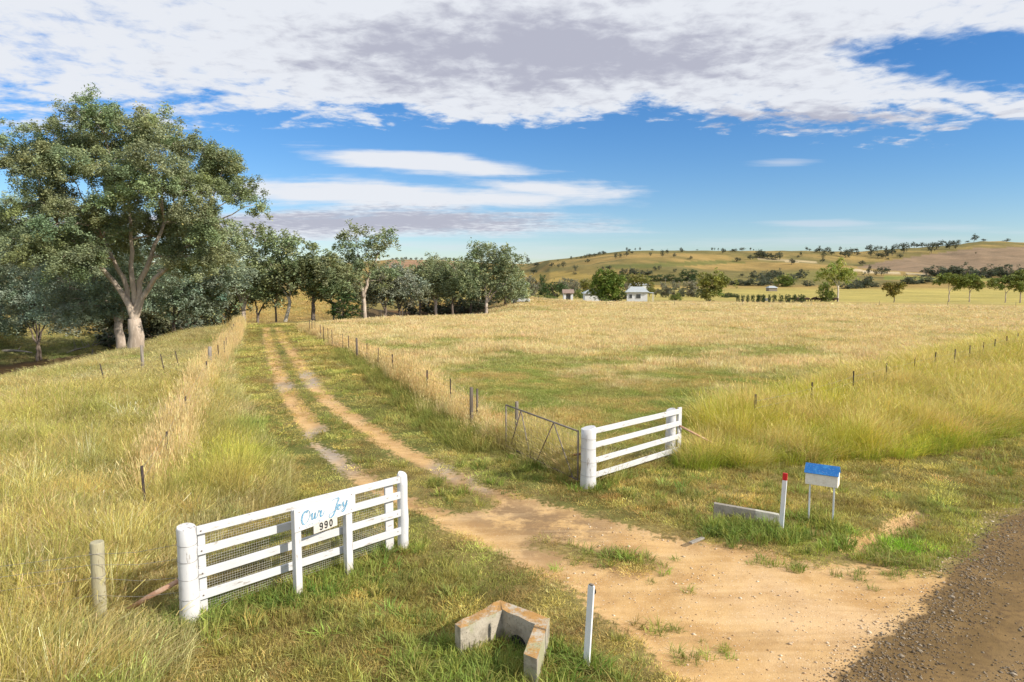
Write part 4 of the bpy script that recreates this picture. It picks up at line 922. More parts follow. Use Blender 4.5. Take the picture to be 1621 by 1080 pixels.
mid = [(670,342,40,36,'clump'),(715,342,44,42,'clump'),(752,342,46,38,'clump'),(795,345,50,28,'clump'),(840,345,50,28,'clump')]
for q in mid: a = Z3(*q[:4]); bush(*a, 'clump', 'greyish bush in the hazy row above the long low roof', 'bush', 'bushes above the long low roof')
for q in [(1090,382,100,70)]: bush(*Z3(*q), 'dkgreen', 'large dark green tree beside the power pole', 'tree')
for q in [(860,388,90,40),(950,384,100,42),(1030,394,60,32),(1120,396,50,30),(680,374,70,32)]: bush(*Z3(*q), 'dkgreen', 'dark green hedge bush near the long low roof', 'bush', 'dark bushes round the long low roof')
for q in [(1510,365,40,46),(1560,375,50,40),(1605,375,50,50),(1390,410,70,30),(1440,412,70,36),(1490,415,80,50),(1560,415,80,45),(1605,410,60,40)]: bush(*Z3(*q), 'clump', 'dark bush in the thicket below the middle hill', 'bush', 'thicket at the foot of the middle hill')
for q in [(20,420,50,60),(60,425,60,45),(85,390,70,50),(125,380,50,45),(210,400,50,40),(260,385,60,50),(190,436,60,40)]: bush(*Z4(*q), 'clump', 'dark bush in the thicket around the tiny shed roof', 'bush', 'thicket round the tiny shed')
bush(*Z4(160, 438, 100, 66), 'green', 'bright green bush in front of the tiny shed roof', 'bush'); bush(*Z4(305, 436, 60, 35), 'clump', 'lone dark bush left of the tall light green gum', 'bush')
for k, q in enumerate([(600,450,70,52),(660,447,84,78),(708,442,60,32),(545,452,70,40)]): bush(*Z4(*q), 'clump', ['dark bush right behind the tall light green gum', 'largest dark bush right of the tall light green gum', 'low dark bush, rightmost behind the light green gum', 'low bush at the trunk of the light green gum'][k], 'bush')
for k, q in enumerate([(915,423,84,48),(1010,419,100,52),(955,424,50,24)]): bush(*Z4(*q), 'clump', ['rounded dark bush on the meadow, left of a pair', 'rounded dark bush on the meadow, right of a pair', 'small bush between the pair of rounded meadow bushes'][k], 'bush')
for q in [(1070,372,90,52),(1120,375,100,60),(1180,375,100,55),(1250,378,110,72),(1310,385,80,55),(1370,385,100,62),(1440,378,110,62),(1500,385,90,80),(1555,388,90,50),(1600,380,70,62)]: bush(*Z4(*q), 'clump', 'dark tree in the long belt under the brown hillside', 'tree', 'tree belt under the brown hillside')
# round the homestead
hm = [((95,480,95,125),'grey','tall grey-green tree beside the white house at the left'),((150,476,64,125),'dkgreen','dark upright tree right of the grey-green tree'),((240,500,135,105),'dkgreen','dense dark green rounded tree left of the small garden shed'),
 ((325,470,110,95),'grey','greyish bare-twigged tree behind the small garden shed'),((425,470,120,90),'grey','greyish bare-twigged tree right of the small garden shed'),((400,497,75,52),'green','bright green bush right of the small garden shed'),((475,497,75,55),'dkgreen','dark bush left of the big bright green tree'),
 ((690,503,60,62),'dkgreen','dark shrub against the left wall of the white cottage'),((700,440,70,62),'grey','grey tree top behind the white cottage'),((780,472,135,130),'olive','olive tree behind the roof of the white cottage'),((843,484,64,62),'olive','olive shrub at the right end of the cottage'),
 ((930,490,74,92),'grey','grey rounded tree right of the white cottage'),((1000,490,74,100),'grey','second grey rounded tree right of the white cottage'),((1050,484,54,52),'clump','dark bush between the grey trees'),((1120,487,115,100),'grey','broad silvery tree left of the crooked olive tree')]
for q, kd, lb in hm: bush(*Z3(*q), kd, lb, 'tree' if q[3] > 60 else 'bush')
for q, kd, lb in [((30, 484, 70, 90), 'olive', 'olive tree beside the half hidden white house'), ((190, 490, 90, 70), 'dkgreen', 'dark shrub between the upright tree and the rounded tree'), ((290, 478, 60, 110), 'grey', 'pale bare tree rising behind the small garden shed'), ((360, 486, 70, 90), 'grey', 'grey tree just right of the garden shed roof'),
                  ((450, 480, 90, 105), 'olive', 'olive tree behind the bushes left of the big green tree'), ((515, 496, 60, 60), 'dkgreen', 'dark bush at the left foot of the big green tree'), ((640, 498, 60, 64), 'dkgreen', 'dark bush between the big green tree and the cottage'), ((890, 486, 60, 50), 'olive', 'small olive bush between the cottage and the grey trees'), ((1180, 492, 60, 60), 'dkgreen', 'dark bush at the foot of the crooked olive tree')]: bush(*Z3(*q), kd, lb, 'tree' if q[3] > 80 else 'bush')
for q, lb in [((130,532,95,52),'low green bush on the paddock edge, left of two'),((210,532,75,52),'low green bush on the paddock edge, right of two'),((1012,510,60,46),'low bright green bush in front of the grey trees')]: bush(*Z3(*q), 'green', lb, 'bush')
a = Z3(572, 507, 190, 205); gum(a[0], a[1], [(958, 440, 14, 12), (975, 448, 13, 14), (946, 455, 12, 14), (962, 465, 18, 14)], 'big bright green leafy tree beside the white cottage', (.14, .20, .035), M_BARKD, 50, n=60, leaf=.5, per=220, cr=1.3, name='leafy_tree', dist=178)
gum(1124, 475, [(1118, 442, 14, 9), (1135, 440, 14, 9), (1147, 444, 8, 8), (1128, 455, 16, 11), (1122, 466, 9, 7)], 'crooked olive-green tree right of the silvery trees', (.20, .215, .055), M_BARKD, 51, n=44, leaf=.5, per=200, cr=1.2, name='leafy_tree', dist=185)
gum(1326, 478, [(1312, 428, 12, 12), (1328, 420, 10, 8), (1340, 430, 12, 14), (1322, 442, 14, 8), (1303, 434, 7, 8)], 'tall light green gum tree with white trunk at the meadow edge', (.32, .37, .09), M_BARKW, 52, n=40, leaf=.45, per=190, cr=1.15, dist=200, fork=4)
bush(*Z4(415, 530, 80, 112), 'green', 'small dark green tree left of the white-trunked gum', 'tree')
gum(1415.5, 479, [(1408, 454, 7, 5), (1422, 453, 8, 6), (1414, 462, 9, 5), (1402, 456, 4, 3)], 'round olive-brown tree alone on the meadow', (.22, .19, .045), M_BARKD, 53, n=34, leaf=.4, per=170, cr=.85, name='leafy_tree', dist=195, fork=2.2)
for k, (tx, by, w_) in enumerate(((1503, 465, 19), (1535, 469, 18), (1592, 472, 24), (1616, 462, 14))):
    gum(tx, by, [(tx - w_ * .5, by - 21, w_ * .55, 4.5), (tx + w_ * .45, by - 23, w_ * .6, 5.5), (tx, by - 27, w_ * .6, 4.5), (tx + w_ * .9, by - 16, w_ * .4, 4)], ['flat-topped green tree, leftmost of the four at the right meadow edge', 'flat-topped green tree, second of the four at the right meadow edge', 'broad flat-topped green tree near the right edge', 'flat-topped green tree cut by the right edge of the photo'][k], (.18, .21, .05), M_BARK, 54 + k, n=34, leaf=.5, per=170, cr=1.1, name='leafy_tree', dist=215, fork=3)
bush(*Z3(1335, 492, 70, 32), 'dkgreen', 'sprawling dark shrub at the left end of the round bush row', 'bush'); bush(*Z3(1375, 490, 60, 24), 'dkgreen', 'low sprawling shrub beside the round bush row', 'bush')
row = [Z3(q, 502, 25, 28) for q in (1412, 1442, 1475, 1507, 1540, 1575)] + [Z4(q, 517, w_, 30) for q, w_ in ((5, 26), (32, 27), (70, 22), (100, 28), (140, 32), (180, 40), (222, 32), (265, 48))]
for k, a in enumerate(row): bush(a[0], a[1], a[2] * .8, a[3], 'dkgreen', 'small round clipped bush in the row beyond the paddock', 'bush', 'row of round bushes', name='bush', dist=172)
bush(545, 500, 46, 34, 'dkgreen', 'round dark green bush at the corner of the paddock', 'bush', dist=79)
for k, (a, b, w_, h_) in enumerate(((-10, 518, 90, 40), (55, 520, 80, 44), (300, 522, 60, 26), (345, 512, 40, 22), (125, 526, 80, 44), (182, 530, 60, 34), (245, 526, 60, 30))):
    bush(a, b, w_, h_, 'clump', 'dark scrubby bush in the creek under the big gums', 'bush', 'creek scrub', dist=(96, 94, 76, 80, 92, 84, 78)[k])
for k, (a, w_, h_) in enumerate(((655, 34, 16), (688, 40, 18), (718, 34, 15), (748, 36, 17), (782, 40, 16), (812, 30, 18))):
    bush(a, 486, w_, h_, 'clump', 'low dark bush along the foot of the creek trees', 'bush', 'undergrowth below the creek trees', dist=126 + k)
# dead shrub on the roadside fence
b = from_top(1600, 531, 1.1); mb = MB(); random.seed(5)
for k in range(60):
    a = random.uniform(0, 6.28); L = random.uniform(.4, 1.3); p = Vector((random.gauss(0, .25), random.gauss(0, .2), .2)); q = p + Vector((math.cos(a) * .8, math.sin(a) * .5, random.uniform(.2, .9))) * L * .7
    mb.tube([p, p.lerp(q, .5) + Vector((0, 0, .1)), q], [.014, .01, .005], 4, False)
    for _ in range(3):
        s_ = p.lerp(q, random.uniform(.3, 1)); mb.tube([s_, s_ + Vector((random.gauss(0, .2), random.gauss(0, .15), random.gauss(.08, .15)))], [.008, .004], 3, False)
tag(mb.build('dead_shrub', M_WOODD, origin=(0, 0, 0)), 'tangled dead brown shrub on the roadside fence at the right', 'bush').location = b
# fallen branches by the creek
random.seed(9)
def dead_branch(a, b_, r, label, twigs=5):
    p = onground(*a); q = onground(*b_); q.z = max(q.z, p.z) ; mb = MB(); L = (q - p).length
    mb.tube([p, p.lerp(q, .35) + Vector((0, 0, L * .03)), p.lerp(q, .7) + Vector((0, 0, L * .02)), q], [r, r * .8, r * .6, r * .3], 7)
    for k in range(twigs):
        s_ = p.lerp(q, random.uniform(.2, .9)) + Vector((0, 0, L * .02)); mb.tube([s_, s_ + Vector((random.gauss(0, .5), random.gauss(0, .4), random.uniform(.3, 1.2)))], [r * .4, r * .1], 5, False)
    tag(mb.build('fallen_branch', M_DEAD), label, 'branch')
dead_branch((4, 556), (52, 572), .16, 'long grey log lying across the muddy creek bank', 1)
dead_branch((105, 560), (150, 547), .12, 'dead grey branch fallen at the crest of the dry bank', 7)
dead_branch((150, 548), (185, 538), .10, 'tangled dead branch lying left of the huge gum', 8)

# ------------------------------------------------------------------ fences
def fence(name, posts, label, wires=(.35, .6, .85, 1.05), ends=(), wr=.0035, sag=.01):
    """posts: (vector foot, height, 'steel'|'wood'|'grey', lean vector)"""
    e = empty(name, posts[0][0], label, 'fence'); o = posts[0][0]
    for (f, h, kd, ln) in posts:
        mb = MB(); top = f + Vector((ln[0], ln[1], h)) - o; ft = f - o - Vector((0, 0, .25))
        if kd == 'steel':
            mb.beam(ft, top, .055, .018); mb.beam(ft + Vector((0, .016, 0)), top + Vector((0, .016, -.01)), .016, .03)
        else:
            r = dict(wood=.060, grey=.085, thin=.036)[kd]
            mb.tube([ft, (ft + top) / 2, top], [r * 1.05, r, r * .93], 9, wob=.07)
        ob = mb.build('post', M_STEEL if kd == 'steel' else (M_WOODG if kd == 'grey' else M_WOODD), e, smooth=kd != 'steel')
        if kd != 'steel': ob['label'] = 'thick weathered timber strainer post' if kd != 'thin' else 'thin timber post'
    for wz in wires:
        pts = []
        for (f, h, kd, ln) in posts:
            pts.append(f - o + Vector((ln[0], ln[1], 0)) * (wz / h) + Vector((0, 0, wz)))
        fine = []
        for a, b_ in zip(pts[:-1], pts[1:]): fine += [a, (a + b_) / 2 - Vector((0, 0, sag * min(2, (b_ - a).length)))]
        fine.append(pts[-1]); MB().tube(fine, wr, 4).build('wire', M_WIRE, e)
    return e
H_ = 1.15
fr_posts = [(465, 508.5, 's'), (470, 509.5, 's'), (475, 511, 's'), (480, 512.5, 's'), (484, 514, 's'), (489, 507, 's'), (493.5, 508, 's'), (498, 509, 's'), (507, 514, 's'), (512, 517.5, 's'), (519, 519, 's'), (525.5, 522, 's'), (541.7, 528, 's'), (552, 531.5, 's'), (565, 535, 'w'), (580, 543, 's'), (597.7, 551, 's'), (621.5, 561, 's'), (676, 586.6, 's'), (713.6, 600, 's'), (745.4, 614, 'w'), (755, 616.5, 't')]
pl = [np.array(p) for p in FLINE]
def post_list(lst, hmap, jitter=.0):
    res = []
    for (a, b, k) in lst:
        kd = {'s': 'steel', 'w': 'wood', 't': 'thin', 'g': 'grey'}[k]; h = hmap.get(k, H_)
        res.append((from_top(a, b, h), h, kd, (random.uniform(-jitter, jitter), random.uniform(-jitter, jitter))))
    return res
lst = post_list(fr_posts[5:], {'w': 1.3, 't': 1.2}, .03)
p0 = lst[0][0]; p1 = Vector((*G(470, 509.5), 0))
ext = [(Vector((p0.x - .9 * q, p0.y + 4.0 * q, 0)), 1.15, 'steel', (0, 0)) for q in (3, 2, 1)]
for q in ext: q[0].z = hz1(q[0].x, q[0].y)
fence('driveway_fence', ext + lst, 'steel picket and wire fence along the right of the driveway')
lf = post_list([(372, 510, 's'), (370, 513, 's'), (367, 518, 's'), (364, 523, 's'), (361, 529, 's'), (358, 534, 's'), (354, 540, 's'), (345, 546, 's'), (330.6, 549, 'g')], {'g': 1.35}, .04)
lf2 = post_list([(326.5, 572, 's'), (292, 628, 's'), (262, 684, 's'), (228, 738, 's')], {'s': 1.1}, .06)
fence('driveway_fence', lf + lf2, 'leaning steel and wire fence left of the driveway, lost in straw grass')
cf = [(330.6, 549, 'g'), (285, 556, 's'), (262, 561, 's'), (224, 547, 'g'), (167, 576, 's')]
cl_ = post_list(cf[1:], {'g': 1.5, 's': 1.1}, .0); cl_ = [(f, h, k, ((-.25, 0) if k == 'steel' else (0, 0))) for (f, h, k, _) in cl_]
b2 = onground(147, 566); cl_.append((b2, .9, 'grey', (0, 0)))
fence('cross_fence', cl_, 'sagging fence crossing the dry bank below the huge gum', wires=(.5, .95))
rf = post_list([(1197, 625, 's'), (1285, 606, 's'), (1353, 588, 's'), (1405, 575, 's'), (1448, 566, 's'), (1481, 558, 's'), (1512, 553, 's'), (1537, 547, 's'), (1557, 542, 's'), (1576, 537, 's'), (1594, 532, 's'), (1613, 528, 's')], {'s': 1.25}, .04)
fence('roadside_fence', rf, 'wire fence with dark pickets rising from the tall roadside grass')
# far fence across the paddock
ff = []
for a in range(690, 1620, 27):
    d = ray(a, 487); dist = 118 + (a - 690) * .022; t = dist / d[1]; v = Vector((d[0] * t, dist, 0)); v.z = hz1(v.x, v.y); ff.append((v, 1.3, 'steel' if a % 4 else 'thin', (0, 0)))
fence('far_paddock_fence', ff, 'thin post and wire fence along the far side of the big paddock', wr=.006)
nf = [(from_top(a, b, 1.2), 1.2, k, (0, 0)) for a, b, k in ((603, 490, 'thin'), (637, 488.5, 'wood'), (655, 487.5, 'wood'), (668, 487.5, 'thin'), (680, 486, 'thin'))]
fence('creek_fence', nf, 'short run of dark posts between the tall open gum and the stock yards', wires=(.6, 1.1), wr=.006)
# timber yard rails and open shelter
b = onground(708, 491); e = empty('stock_yard', b, 'low timber stock yard rails at the paddock edge', 'fence')
for q in range(4): MB().tube([(-2.6 + q * 1.75, 0, -.2), (-2.6 + q * 1.75, 0, 1.15)], .1, 7).build('post', M_WOODG, e)
for z in (.45, 1.0): MB().beam((-2.7, -.13, z), (2.75, -.13, z + .03), .06, .14).build('rail', M_WOODG, e)
M_TIN = worn('pale_tin_roof', (.46, .50, .52), (.36, .38, .38), 3, .4, .7, .5, metal=.1)
M_TIND = worn('brown_tile_roof', (.30, .22, .18), (.24, .17, .14), 3, .4, .7, .8)
M_WALL = worn('white_weatherboard', (.74, .75, .76), (.64, .65, .66), 3, .4, .7, .7)
M_GLASS, nb, o = mat('dark_window'); bsdf(nb, o, (.06, .07, .08), .15, .5)
b = onground(740, 490); e = empty('open_shelter', b, 'small open stock shelter with flat tin roof beside the yards', 'shelter')
for sx in (-1, 1):
    for sy in (-1, 1): MB().tube([(sx * .85, sy * .8, -.2), (sx * .85, sy * .8, 1.35 + .1 * sx)], .07, 6).build('post', M_WOODG, e)
MB().beam((-1.15, 0, 1.42), (1.15, 0, 1.62), 2.2, .05).build('roof', M_TIN, e)

# ------------------------------------------------------------------ far buildings
def house(px, by, dist, wd, dp, wh, rh, label, wall, roof, rz=0, hip=True, wins=(), name='house', door=None, ver=0, open_front=False, z=None, over=.45):
    d = ray(px, by); t = dist / d[1]; b = Vector((d[0] * t, dist, 0)); b.z = hz1(b.x, b.y) if z is None else z
    e = empty(name, b, label, 'shed' if 'shed' in name else 'house', rz=rz)
    if open_front:
        MB().box((0, dp / 2, wh / 2), (wd, .15, wh)).build('wall', wall, e)
        for s in (-1, 1): MB().box((s * (wd / 2 - .3), 0, wh / 2), (.6, dp - .16, wh)).build('wall', wall, e)
    else: MB().box((0, 0, wh / 2 - .15), (wd, dp, wh + .3)).build('wall', wall, e)
    m = MB(); a, c_ = wd / 2 + over, dp / 2 + over
    k = min(a * .5, c_) if hip else 0
    ft = 0 if hip else 0
    v = [(-a, -c_, wh), (a, -c_, wh), (a, c_, wh), (-a, c_, wh), (-a + k, 0, wh + rh), (a - k, 0, wh + rh)]
    m.v = v + [(x_, y_, z_ - .12) for x_, y_, z_ in v[:4]]
    m.f = [(0, 1, 5, 4), (1, 2, 5), (2, 3, 4, 5), (3, 0, 4), (0, 6, 7, 1), (1, 7, 8, 2), (2, 8, 9, 3), (3, 9, 6, 0), (9, 8, 7, 6)]
    r = m.build('roof', roof, e)
    for (wx, wz, ww, wwh) in wins:
        f = MB().box((wx, -dp / 2 - .02, wz), (ww + .2, .1, wwh + .2)).build('window', wall, e); MB().box((wx, -dp / 2 - .08, wz), (ww, .04, wwh)).build('pane', M_GLASS, f)
    if door: MB().box((door, -dp / 2 - .03, 1.0), (.9, .08, 2.0)).build('door', M_GLASS, e)
    if ver:
        MB().beam((wd / 2 + over + ver / 2, -dp / 2, wh - .25), (wd / 2 + over + ver / 2, dp / 2, wh - .25), ver, .06).build('verandah_roof', roof, e)
        for yy in (-dp / 2 + .1, dp / 2 - .1): MB().box((wd / 2 + over + ver - .1, yy, (wh - .3) / 2), (.1, .1, wh - .3)).build('post', wall, e)
    return e
house(1008, 477, 176, 5.1, 6, 2.6, 1.3, 'white weatherboard cottage with pale tin roof beside the green tree', M_WALL, M_TIN, rz=-.15, wins=((.3, 1.5, 1.1, 1.0), (-1.6, 1.5, .7, .9)), ver=1.2, name='cottage')
house(940, 476, 190, 5.5, 5, 2.3, .9, 'low white building mostly hidden left of the green tree', M_WALL, M_TIN, wins=((1.5, 1.3, .8, .8),), name='house')
house(899, 477, 178, 2.4, 3, 2.3, .9, 'small open garden shed with brown roof and pale walls', M_WALL, M_TIND, hip=False, open_front=True, name='garden_shed', over=.3)
house(821, 480, 150, 2.4, 5, 2.4, 1.8, 'tall white gabled house half hidden behind the pale-trunked gum', M_WALL, M_TIN, wins=((.6, 1.6, .8, 1.1),), name='house', hip=False)
house(1012, 440, 420, 12, 8, 2.6, 1.6, 'long low pale roof of a far shed behind the cottage', M_WALL, M_TIN, name='farm_shed', z=hz1(80, 420) + 2)
house(1222, 446, 420, 5, 5, 1.8, 1.2, 'tiny pale shed among dark bushes below the hill', M_WOODG, M_TIN, name='farm_shed', z=hz1(160, 420) + 1)
b = onground(1212.5, 476.5); e = empty('water_trough', b, 'small pale trough standing among the round bushes', 'trough'); MB().box((0, 0, .4), (1.3, .8, .8)).build('tank', m_conc2, e); MB().box((0, 0, .83), (1.4, .9, .06)).build('rim', m_conc2, e)
b = Vector((ray(1052.5, 445)[0] * 380, 380, hz1(85, 380))); e = empty('power_pole', b, 'thin power pole above the dark bushes behind the cottage', 'power pole'); MB().tube([(0, 0, -.5), (0, 0, 8.5)], [.16, .11], 6).build('pole', M_WOODG, e); MB().box((0, 0, 7.9), (1.9, .12, .12)).build('crossarm', M_WOODG, e)
# the white vehicle by the far house
b = onground(824, 481.5); e = empty('parked_car', b, 'white car parked by the half hidden house', 'car'); MB().box((0, 0, .65), (3.4, 1.6, .55)).build('body', M_WALL, e, bevel=.1); MB().box((-.1, 0, 1.15), (1.8, 1.4, .5), taper=.82).build('cabin', M_GLASS, e, bevel=.06)
for sx in (-1.1, 1.1):
    for sy in (-.75, .75): MB().tube([(sx, sy - .1, .33), (sx, sy + .1, .33)], .33, 12).build('wheel', M_BLACK, e)
# cattle grazing beyond the paddock
m_cow = worn('dark_hide', (.035, .018, .012), (.06, .03, .02), 3)
def cow_mesh(seed, graze):
    random.seed(seed); m = bpy.data.meshes.new('cow'); V = []; E = []; Rr = []
    def vtx(p, r): V.append(p); Rr.append(r); return len(V) - 1
    rump = vtx((-.75, 0, 1.05), (.30, .34)); bel = vtx((-.1, 0, .98), (.36, .42)); sho = vtx((.55, 0, 1.02), (.30, .38)); nk = vtx((.95, 0, .98 if graze else 1.2), (.17, .24)); E.extend([(rump, bel), (bel, sho), (sho, nk)])
    hd = vtx((1.25, 0, .45 if graze else 1.35), (.12, .14)); mz = vtx((1.42, 0, .18 if graze else 1.18), (.08, .09)); E.extend([(nk, hd), (hd, mz)])
    for s in (-1, 1):
        for bx, par, back in ((-.72, rump, 1), (.52, sho, 0)):
            a = vtx((bx, s * .2, .72), (.13, .13)); k_ = vtx((bx + (-.1 if back else .03), s * .2, .42), (.07, .07)); f = vtx((bx, s * .2, .04), (.06, .06)); E.extend([(par, a), (a, k_), (k_, f)])
    tl = vtx((-1.02, 0, 1.05), (.05, .05)); tt_ = vtx((-1.08, 0, .5), (.03, .03)); E.extend([(rump, tl), (tl, tt_)])
    for s in (-1, 1): ea = vtx((1.18, s * .2, .55 if graze else 1.45), (.04, .04)); E.append((hd, ea))
    m.from_pydata(V, E, []); m.update(); m.materials.append(m_cow)
    o = bpy.data.objects.new('cow', m); COL.objects.link(o); sk = o.modifiers.new('s', 'SKIN'); 
    for k, r_ in enumerate(Rr): m.skin_vertices[0].data[k].radius = r_
    m.skin_vertices[0].data[0].use_root = True
    sb = o.modifiers.new('u', 'SUBSURF'); sb.levels = 1; sb.render_levels = 1
    return o
cows = [cow_mesh(1, True), cow_mesh(2, False)]
cl = [(1255, 0), (1263, 1), (1271, 0), (1277, 0), (1288, 1), (1296, 0), (1303, 0), (1309, 1), (1316, 0), (1322, 0)]
for k, (a, g_) in enumerate(cl):
    if k < 2: c_ = cows[g_]
    else: c_ = cows[g_].copy(); COL.objects.link(c_)
    d = ray(a, 474); dist = 196 + (k % 3); t = dist / d[1]; c_.location = (d[0] * t, dist, hz1(d[0] * t, dist)); c_.rotation_euler = (0, 0, random.choice([0, math.pi]) + random.uniform(-.5, .5)); c_.scale = (.95,) * 3
    tag(c_, 'dark brown cow grazing beyond the big paddock', 'cow', 'dark cattle grazing beyond the paddock')

# ------------------------------------------------------------------ white gate panels
def V3(px, py, y):
    """point on the view ray at forward distance y (used to place real timber where it stands)"""
    d = ray(px, py); t = y / d[1]; return Vector((d[0] * t, y, CAMH + d[2] * t))
random.seed(21)
PL = onground(305, 985); PR = onground(630, 873)
o = PL.copy(); e = empty('gate_panel', o, 'white four-rail timber gate panel with wire netting behind the name sign', 'gate panel')
dirv = (PR - PL); dirv.z = 0; Lg = dirv.length; dn = dirv.normalized(); nrm = Vector((dn.y, -dn.x, 0))      # nrm faces the road
def at(s, off, z): return dn * s + nrm * off + Vector((0, 0, z))
def postm(s, off, r, h, name='post', lab=None, n=14, M=M_WHITE):
    mb = MB(); zs = (-.3, 0, .2, .5, .8, 1.1, h - .02, h)
    mb.tube([at(s, off, z) + Vector((random.gauss(0, .004), random.gauss(0, .004), 0)) for z in zs], [r * 1.10, r * 1.08, r * 1.03, r, r * .98, r * .98, r * .97, r * .90], n, wob=.03)
    ob = mb.build(name, M, e, smooth=True);
    if lab: ob['label'] = lab
    return ob
postm(-.03, 0, .125, 1.31, lab='thick round white corner post')
postm(Lg + .10, .02, .088, 1.28, lab='slim round white end post')
MB().beam(at(.17, -.05, .0), at(.17, -.05, 1.22), .045, .10, up=dn, jit=.003, n=4).build('upright', M_WHITEH, e, bevel=.004)
MB().beam(at(Lg - .13, -.06, 0), at(Lg - .13, -.06, 1.22), .04, .16, up=dn, jit=.003, n=4).build('upright', M_WHITEH, e, bevel=.004)
for k, (z0, z1) in enumerate(((1.235, 1.215), (.955, .945), (.64, .64), (.335, .33))):
    MB().beam(at(.08, .055 - .01, z0), at(Lg + .02, .055, z1), .036, .118, jit=.004, n=6).build('rail', M_WHITEH, e, bevel=.005)
for s_, o_ in ((.13, .078), (Lg - .05, .078)):
    for z in (1.225, .95, .64, .335): MB().tube([at(s_, o_ - .012, z), at(s_, o_, z)], .009, 7).build('bolt', M_RUST, e)
# wire netting on the far side: vertical and horizontal strands
mb = MB()
for q in range(int((Lg - .4) / .036)): s_ = .24 + q * .036; mb.beam(at(s_, -.09, .06), at(s_, -.09, 1.16), .0022, .0022, up=Vector((1, 0, 0)))
for q in range(31): z = .06 + q * .036; mb.beam(at(.22, -.09, z), at(Lg - .16, -.09, z + .01 * math.sin(q)), .0022, .0022)
mb.build('wire_netting', M_GALV, e, kind='stuff')
for z in (.35, .62, .86, 1.08):       # tie wires round the corner post
    MB().tube([at(-.03, 0, z) + Vector((math.cos(a) * .130, math.sin(a) * .130, .006 * math.sin(a * 2))) for a in np.linspace(0, 6.283, 17)], .003, 4, False).build('tie_wire', M_WIRE, e)

# name sign on its own two posts, just in front of the panel
SPL = onground(472, 946); SPR = onground(552, 911)
e = empty('name_sign', SPL, 'white property sign lettered Our Joy above number 990 on two square posts', 'sign')
dS = SPR - SPL; dS.z = 0; LS = dS.length; dn = dS.normalized(); nrm = Vector((dn.y, -dn.x, 0))
ang = math.atan2(dn.y, dn.x)
MB().beam(at(0, 0, -.3), at(0, 0, 1.30), .085, .11, up=dn, jit=.002, n=4).build('post', M_WHITE, e, bevel=.005)
MB().beam(at(LS, 0, -.3), at(LS + .0, 0, 1.30), .085, .125, up=dn, jit=.002, n=4).build('post', M_WHITE, e, bevel=.005)
BW, BH = 1.135, .335; bc = at(LS * .5 + .005, .072, 1.165)
MR = Matrix.Rotation(ang, 3, 'Z')
MB().box(bc, (BW, .022, BH), MR).build('sign_board', M_SIGN, e, bevel=.003)
def sp_pt(u, v, off=.0745): return at(LS * .5 + .005 + u, off + .012, 1.165 + v)
def stroke(pts, wd, name, mtl, parent, off=.0745, thin=None):
    """a pen stroke as a thin raised ribbon; pts in sign coordinates"""
    P_ = [np.array(p, float) for p in pts]; n = 10; cur = []
    for k in range(len(P_) - 1):                      # Catmull-Rom
        p0 = P_[max(k - 1, 0)]; p1 = P_[k]; p2 = P_[k + 1]; p3 = P_[min(k + 2, len(P_) - 1)]
        for q in range(n): t = q / n; cur.append(.5 * ((2 * p1) + (-p0 + p2) * t + (2 * p0 - 5 * p1 + 4 * p2 - p3) * t * t + (-p0 + 3 * p1 - 3 * p2 + p3) * t ** 3))
    cur.append(P_[-1]); cur = np.array(cur); mb = MB()
    tg = np.gradient(cur, axis=0); tg /= np.linalg.norm(tg, axis=1)[:, None] + 1e-9
    for k, (c_, g_) in enumerate(zip(cur, tg)):
        w_ = wd if thin is None else thin + (wd - thin) * max(0, -g_[1]) ** .7       # down strokes are thick
        nx, ny = -g_[1] * w_ / 2, g_[0] * w_ / 2
        for oo in (off, off + .003):
            mb.v.append(tuple(sp_pt(c_[0] - nx, c_[1] - ny, oo))); mb.v.append(tuple(sp_pt(c_[0] + nx, c_[1] + ny, oo)))
    for k in range(len(cur) - 1):
        a = k * 4; b = a + 4; mb.f += [(a + 2, a + 3, b + 3, b + 2), (a, b, b + 1, a + 1), (a, a + 2, b + 2, b), (a + 1, b + 1, b + 3, a + 3)]
    return mb
def letters(lst, wd, name, mtl, parent, off=.0745, thin=None, lab=None):
    M_ = MB()
    for pts in lst:
        q = stroke(pts, wd, name, mtl, parent, off, thin); b = len(M_.v); M_.v += q.v; M_.f += [tuple(i + b for i in f) for f in q.f]
    ob = M_.build(name, mtl, parent); 
    if lab: ob['label'] = lab
    return ob
board = e.children[-1]
c1 = [[(-.335, .085), (-.38, .10), (-.43, .05), (-.445, -.02), (-.415, -.085), (-.36, -.075), (-.315, -.01), (-.30, .06), (-.325, .10), (-.36, .085), (-.375, .05)],   # O
      [(-.285, .01), (-.265, .03), (-.268, -.03), (-.25, -.062), (-.225, -.04), (-.205, .02), (-.21, -.03), (-.195, -.062), (-.17, -.05)],                                    # u
      [(-.17, -.05), (-.145, .0), (-.135, .035), (-.115, .02), (-.10, .025), (-.11, -.03), (-.095, -.06), (-.05, -.05)],                                                     # r
      [(-.02, .02), (.0, .05), (.02, .02)]] if False else None
our = [[(-.335, .075), (-.375, .098), (-.425, .06), (-.448, -.01), (-.425, -.075), (-.38, -.085), (-.33, -.04), (-.300, .03), (-.315, .088), (-.345, .10), (-.365, .07)],
       [(-.290, .0), (-.262, .035), (-.266, -.02), (-.258, -.055), (-.235, -.045), (-.205, .03), (-.213, -.03), (-.202, -.058), (-.178, -.045)],
       [(-.178, -.045), (-.150, .02), (-.140, .045), (-.128, .02), (-.098, .028), (-.112, -.025), (-.100, -.058), (-.070, -.045), (-.04, .0)]]
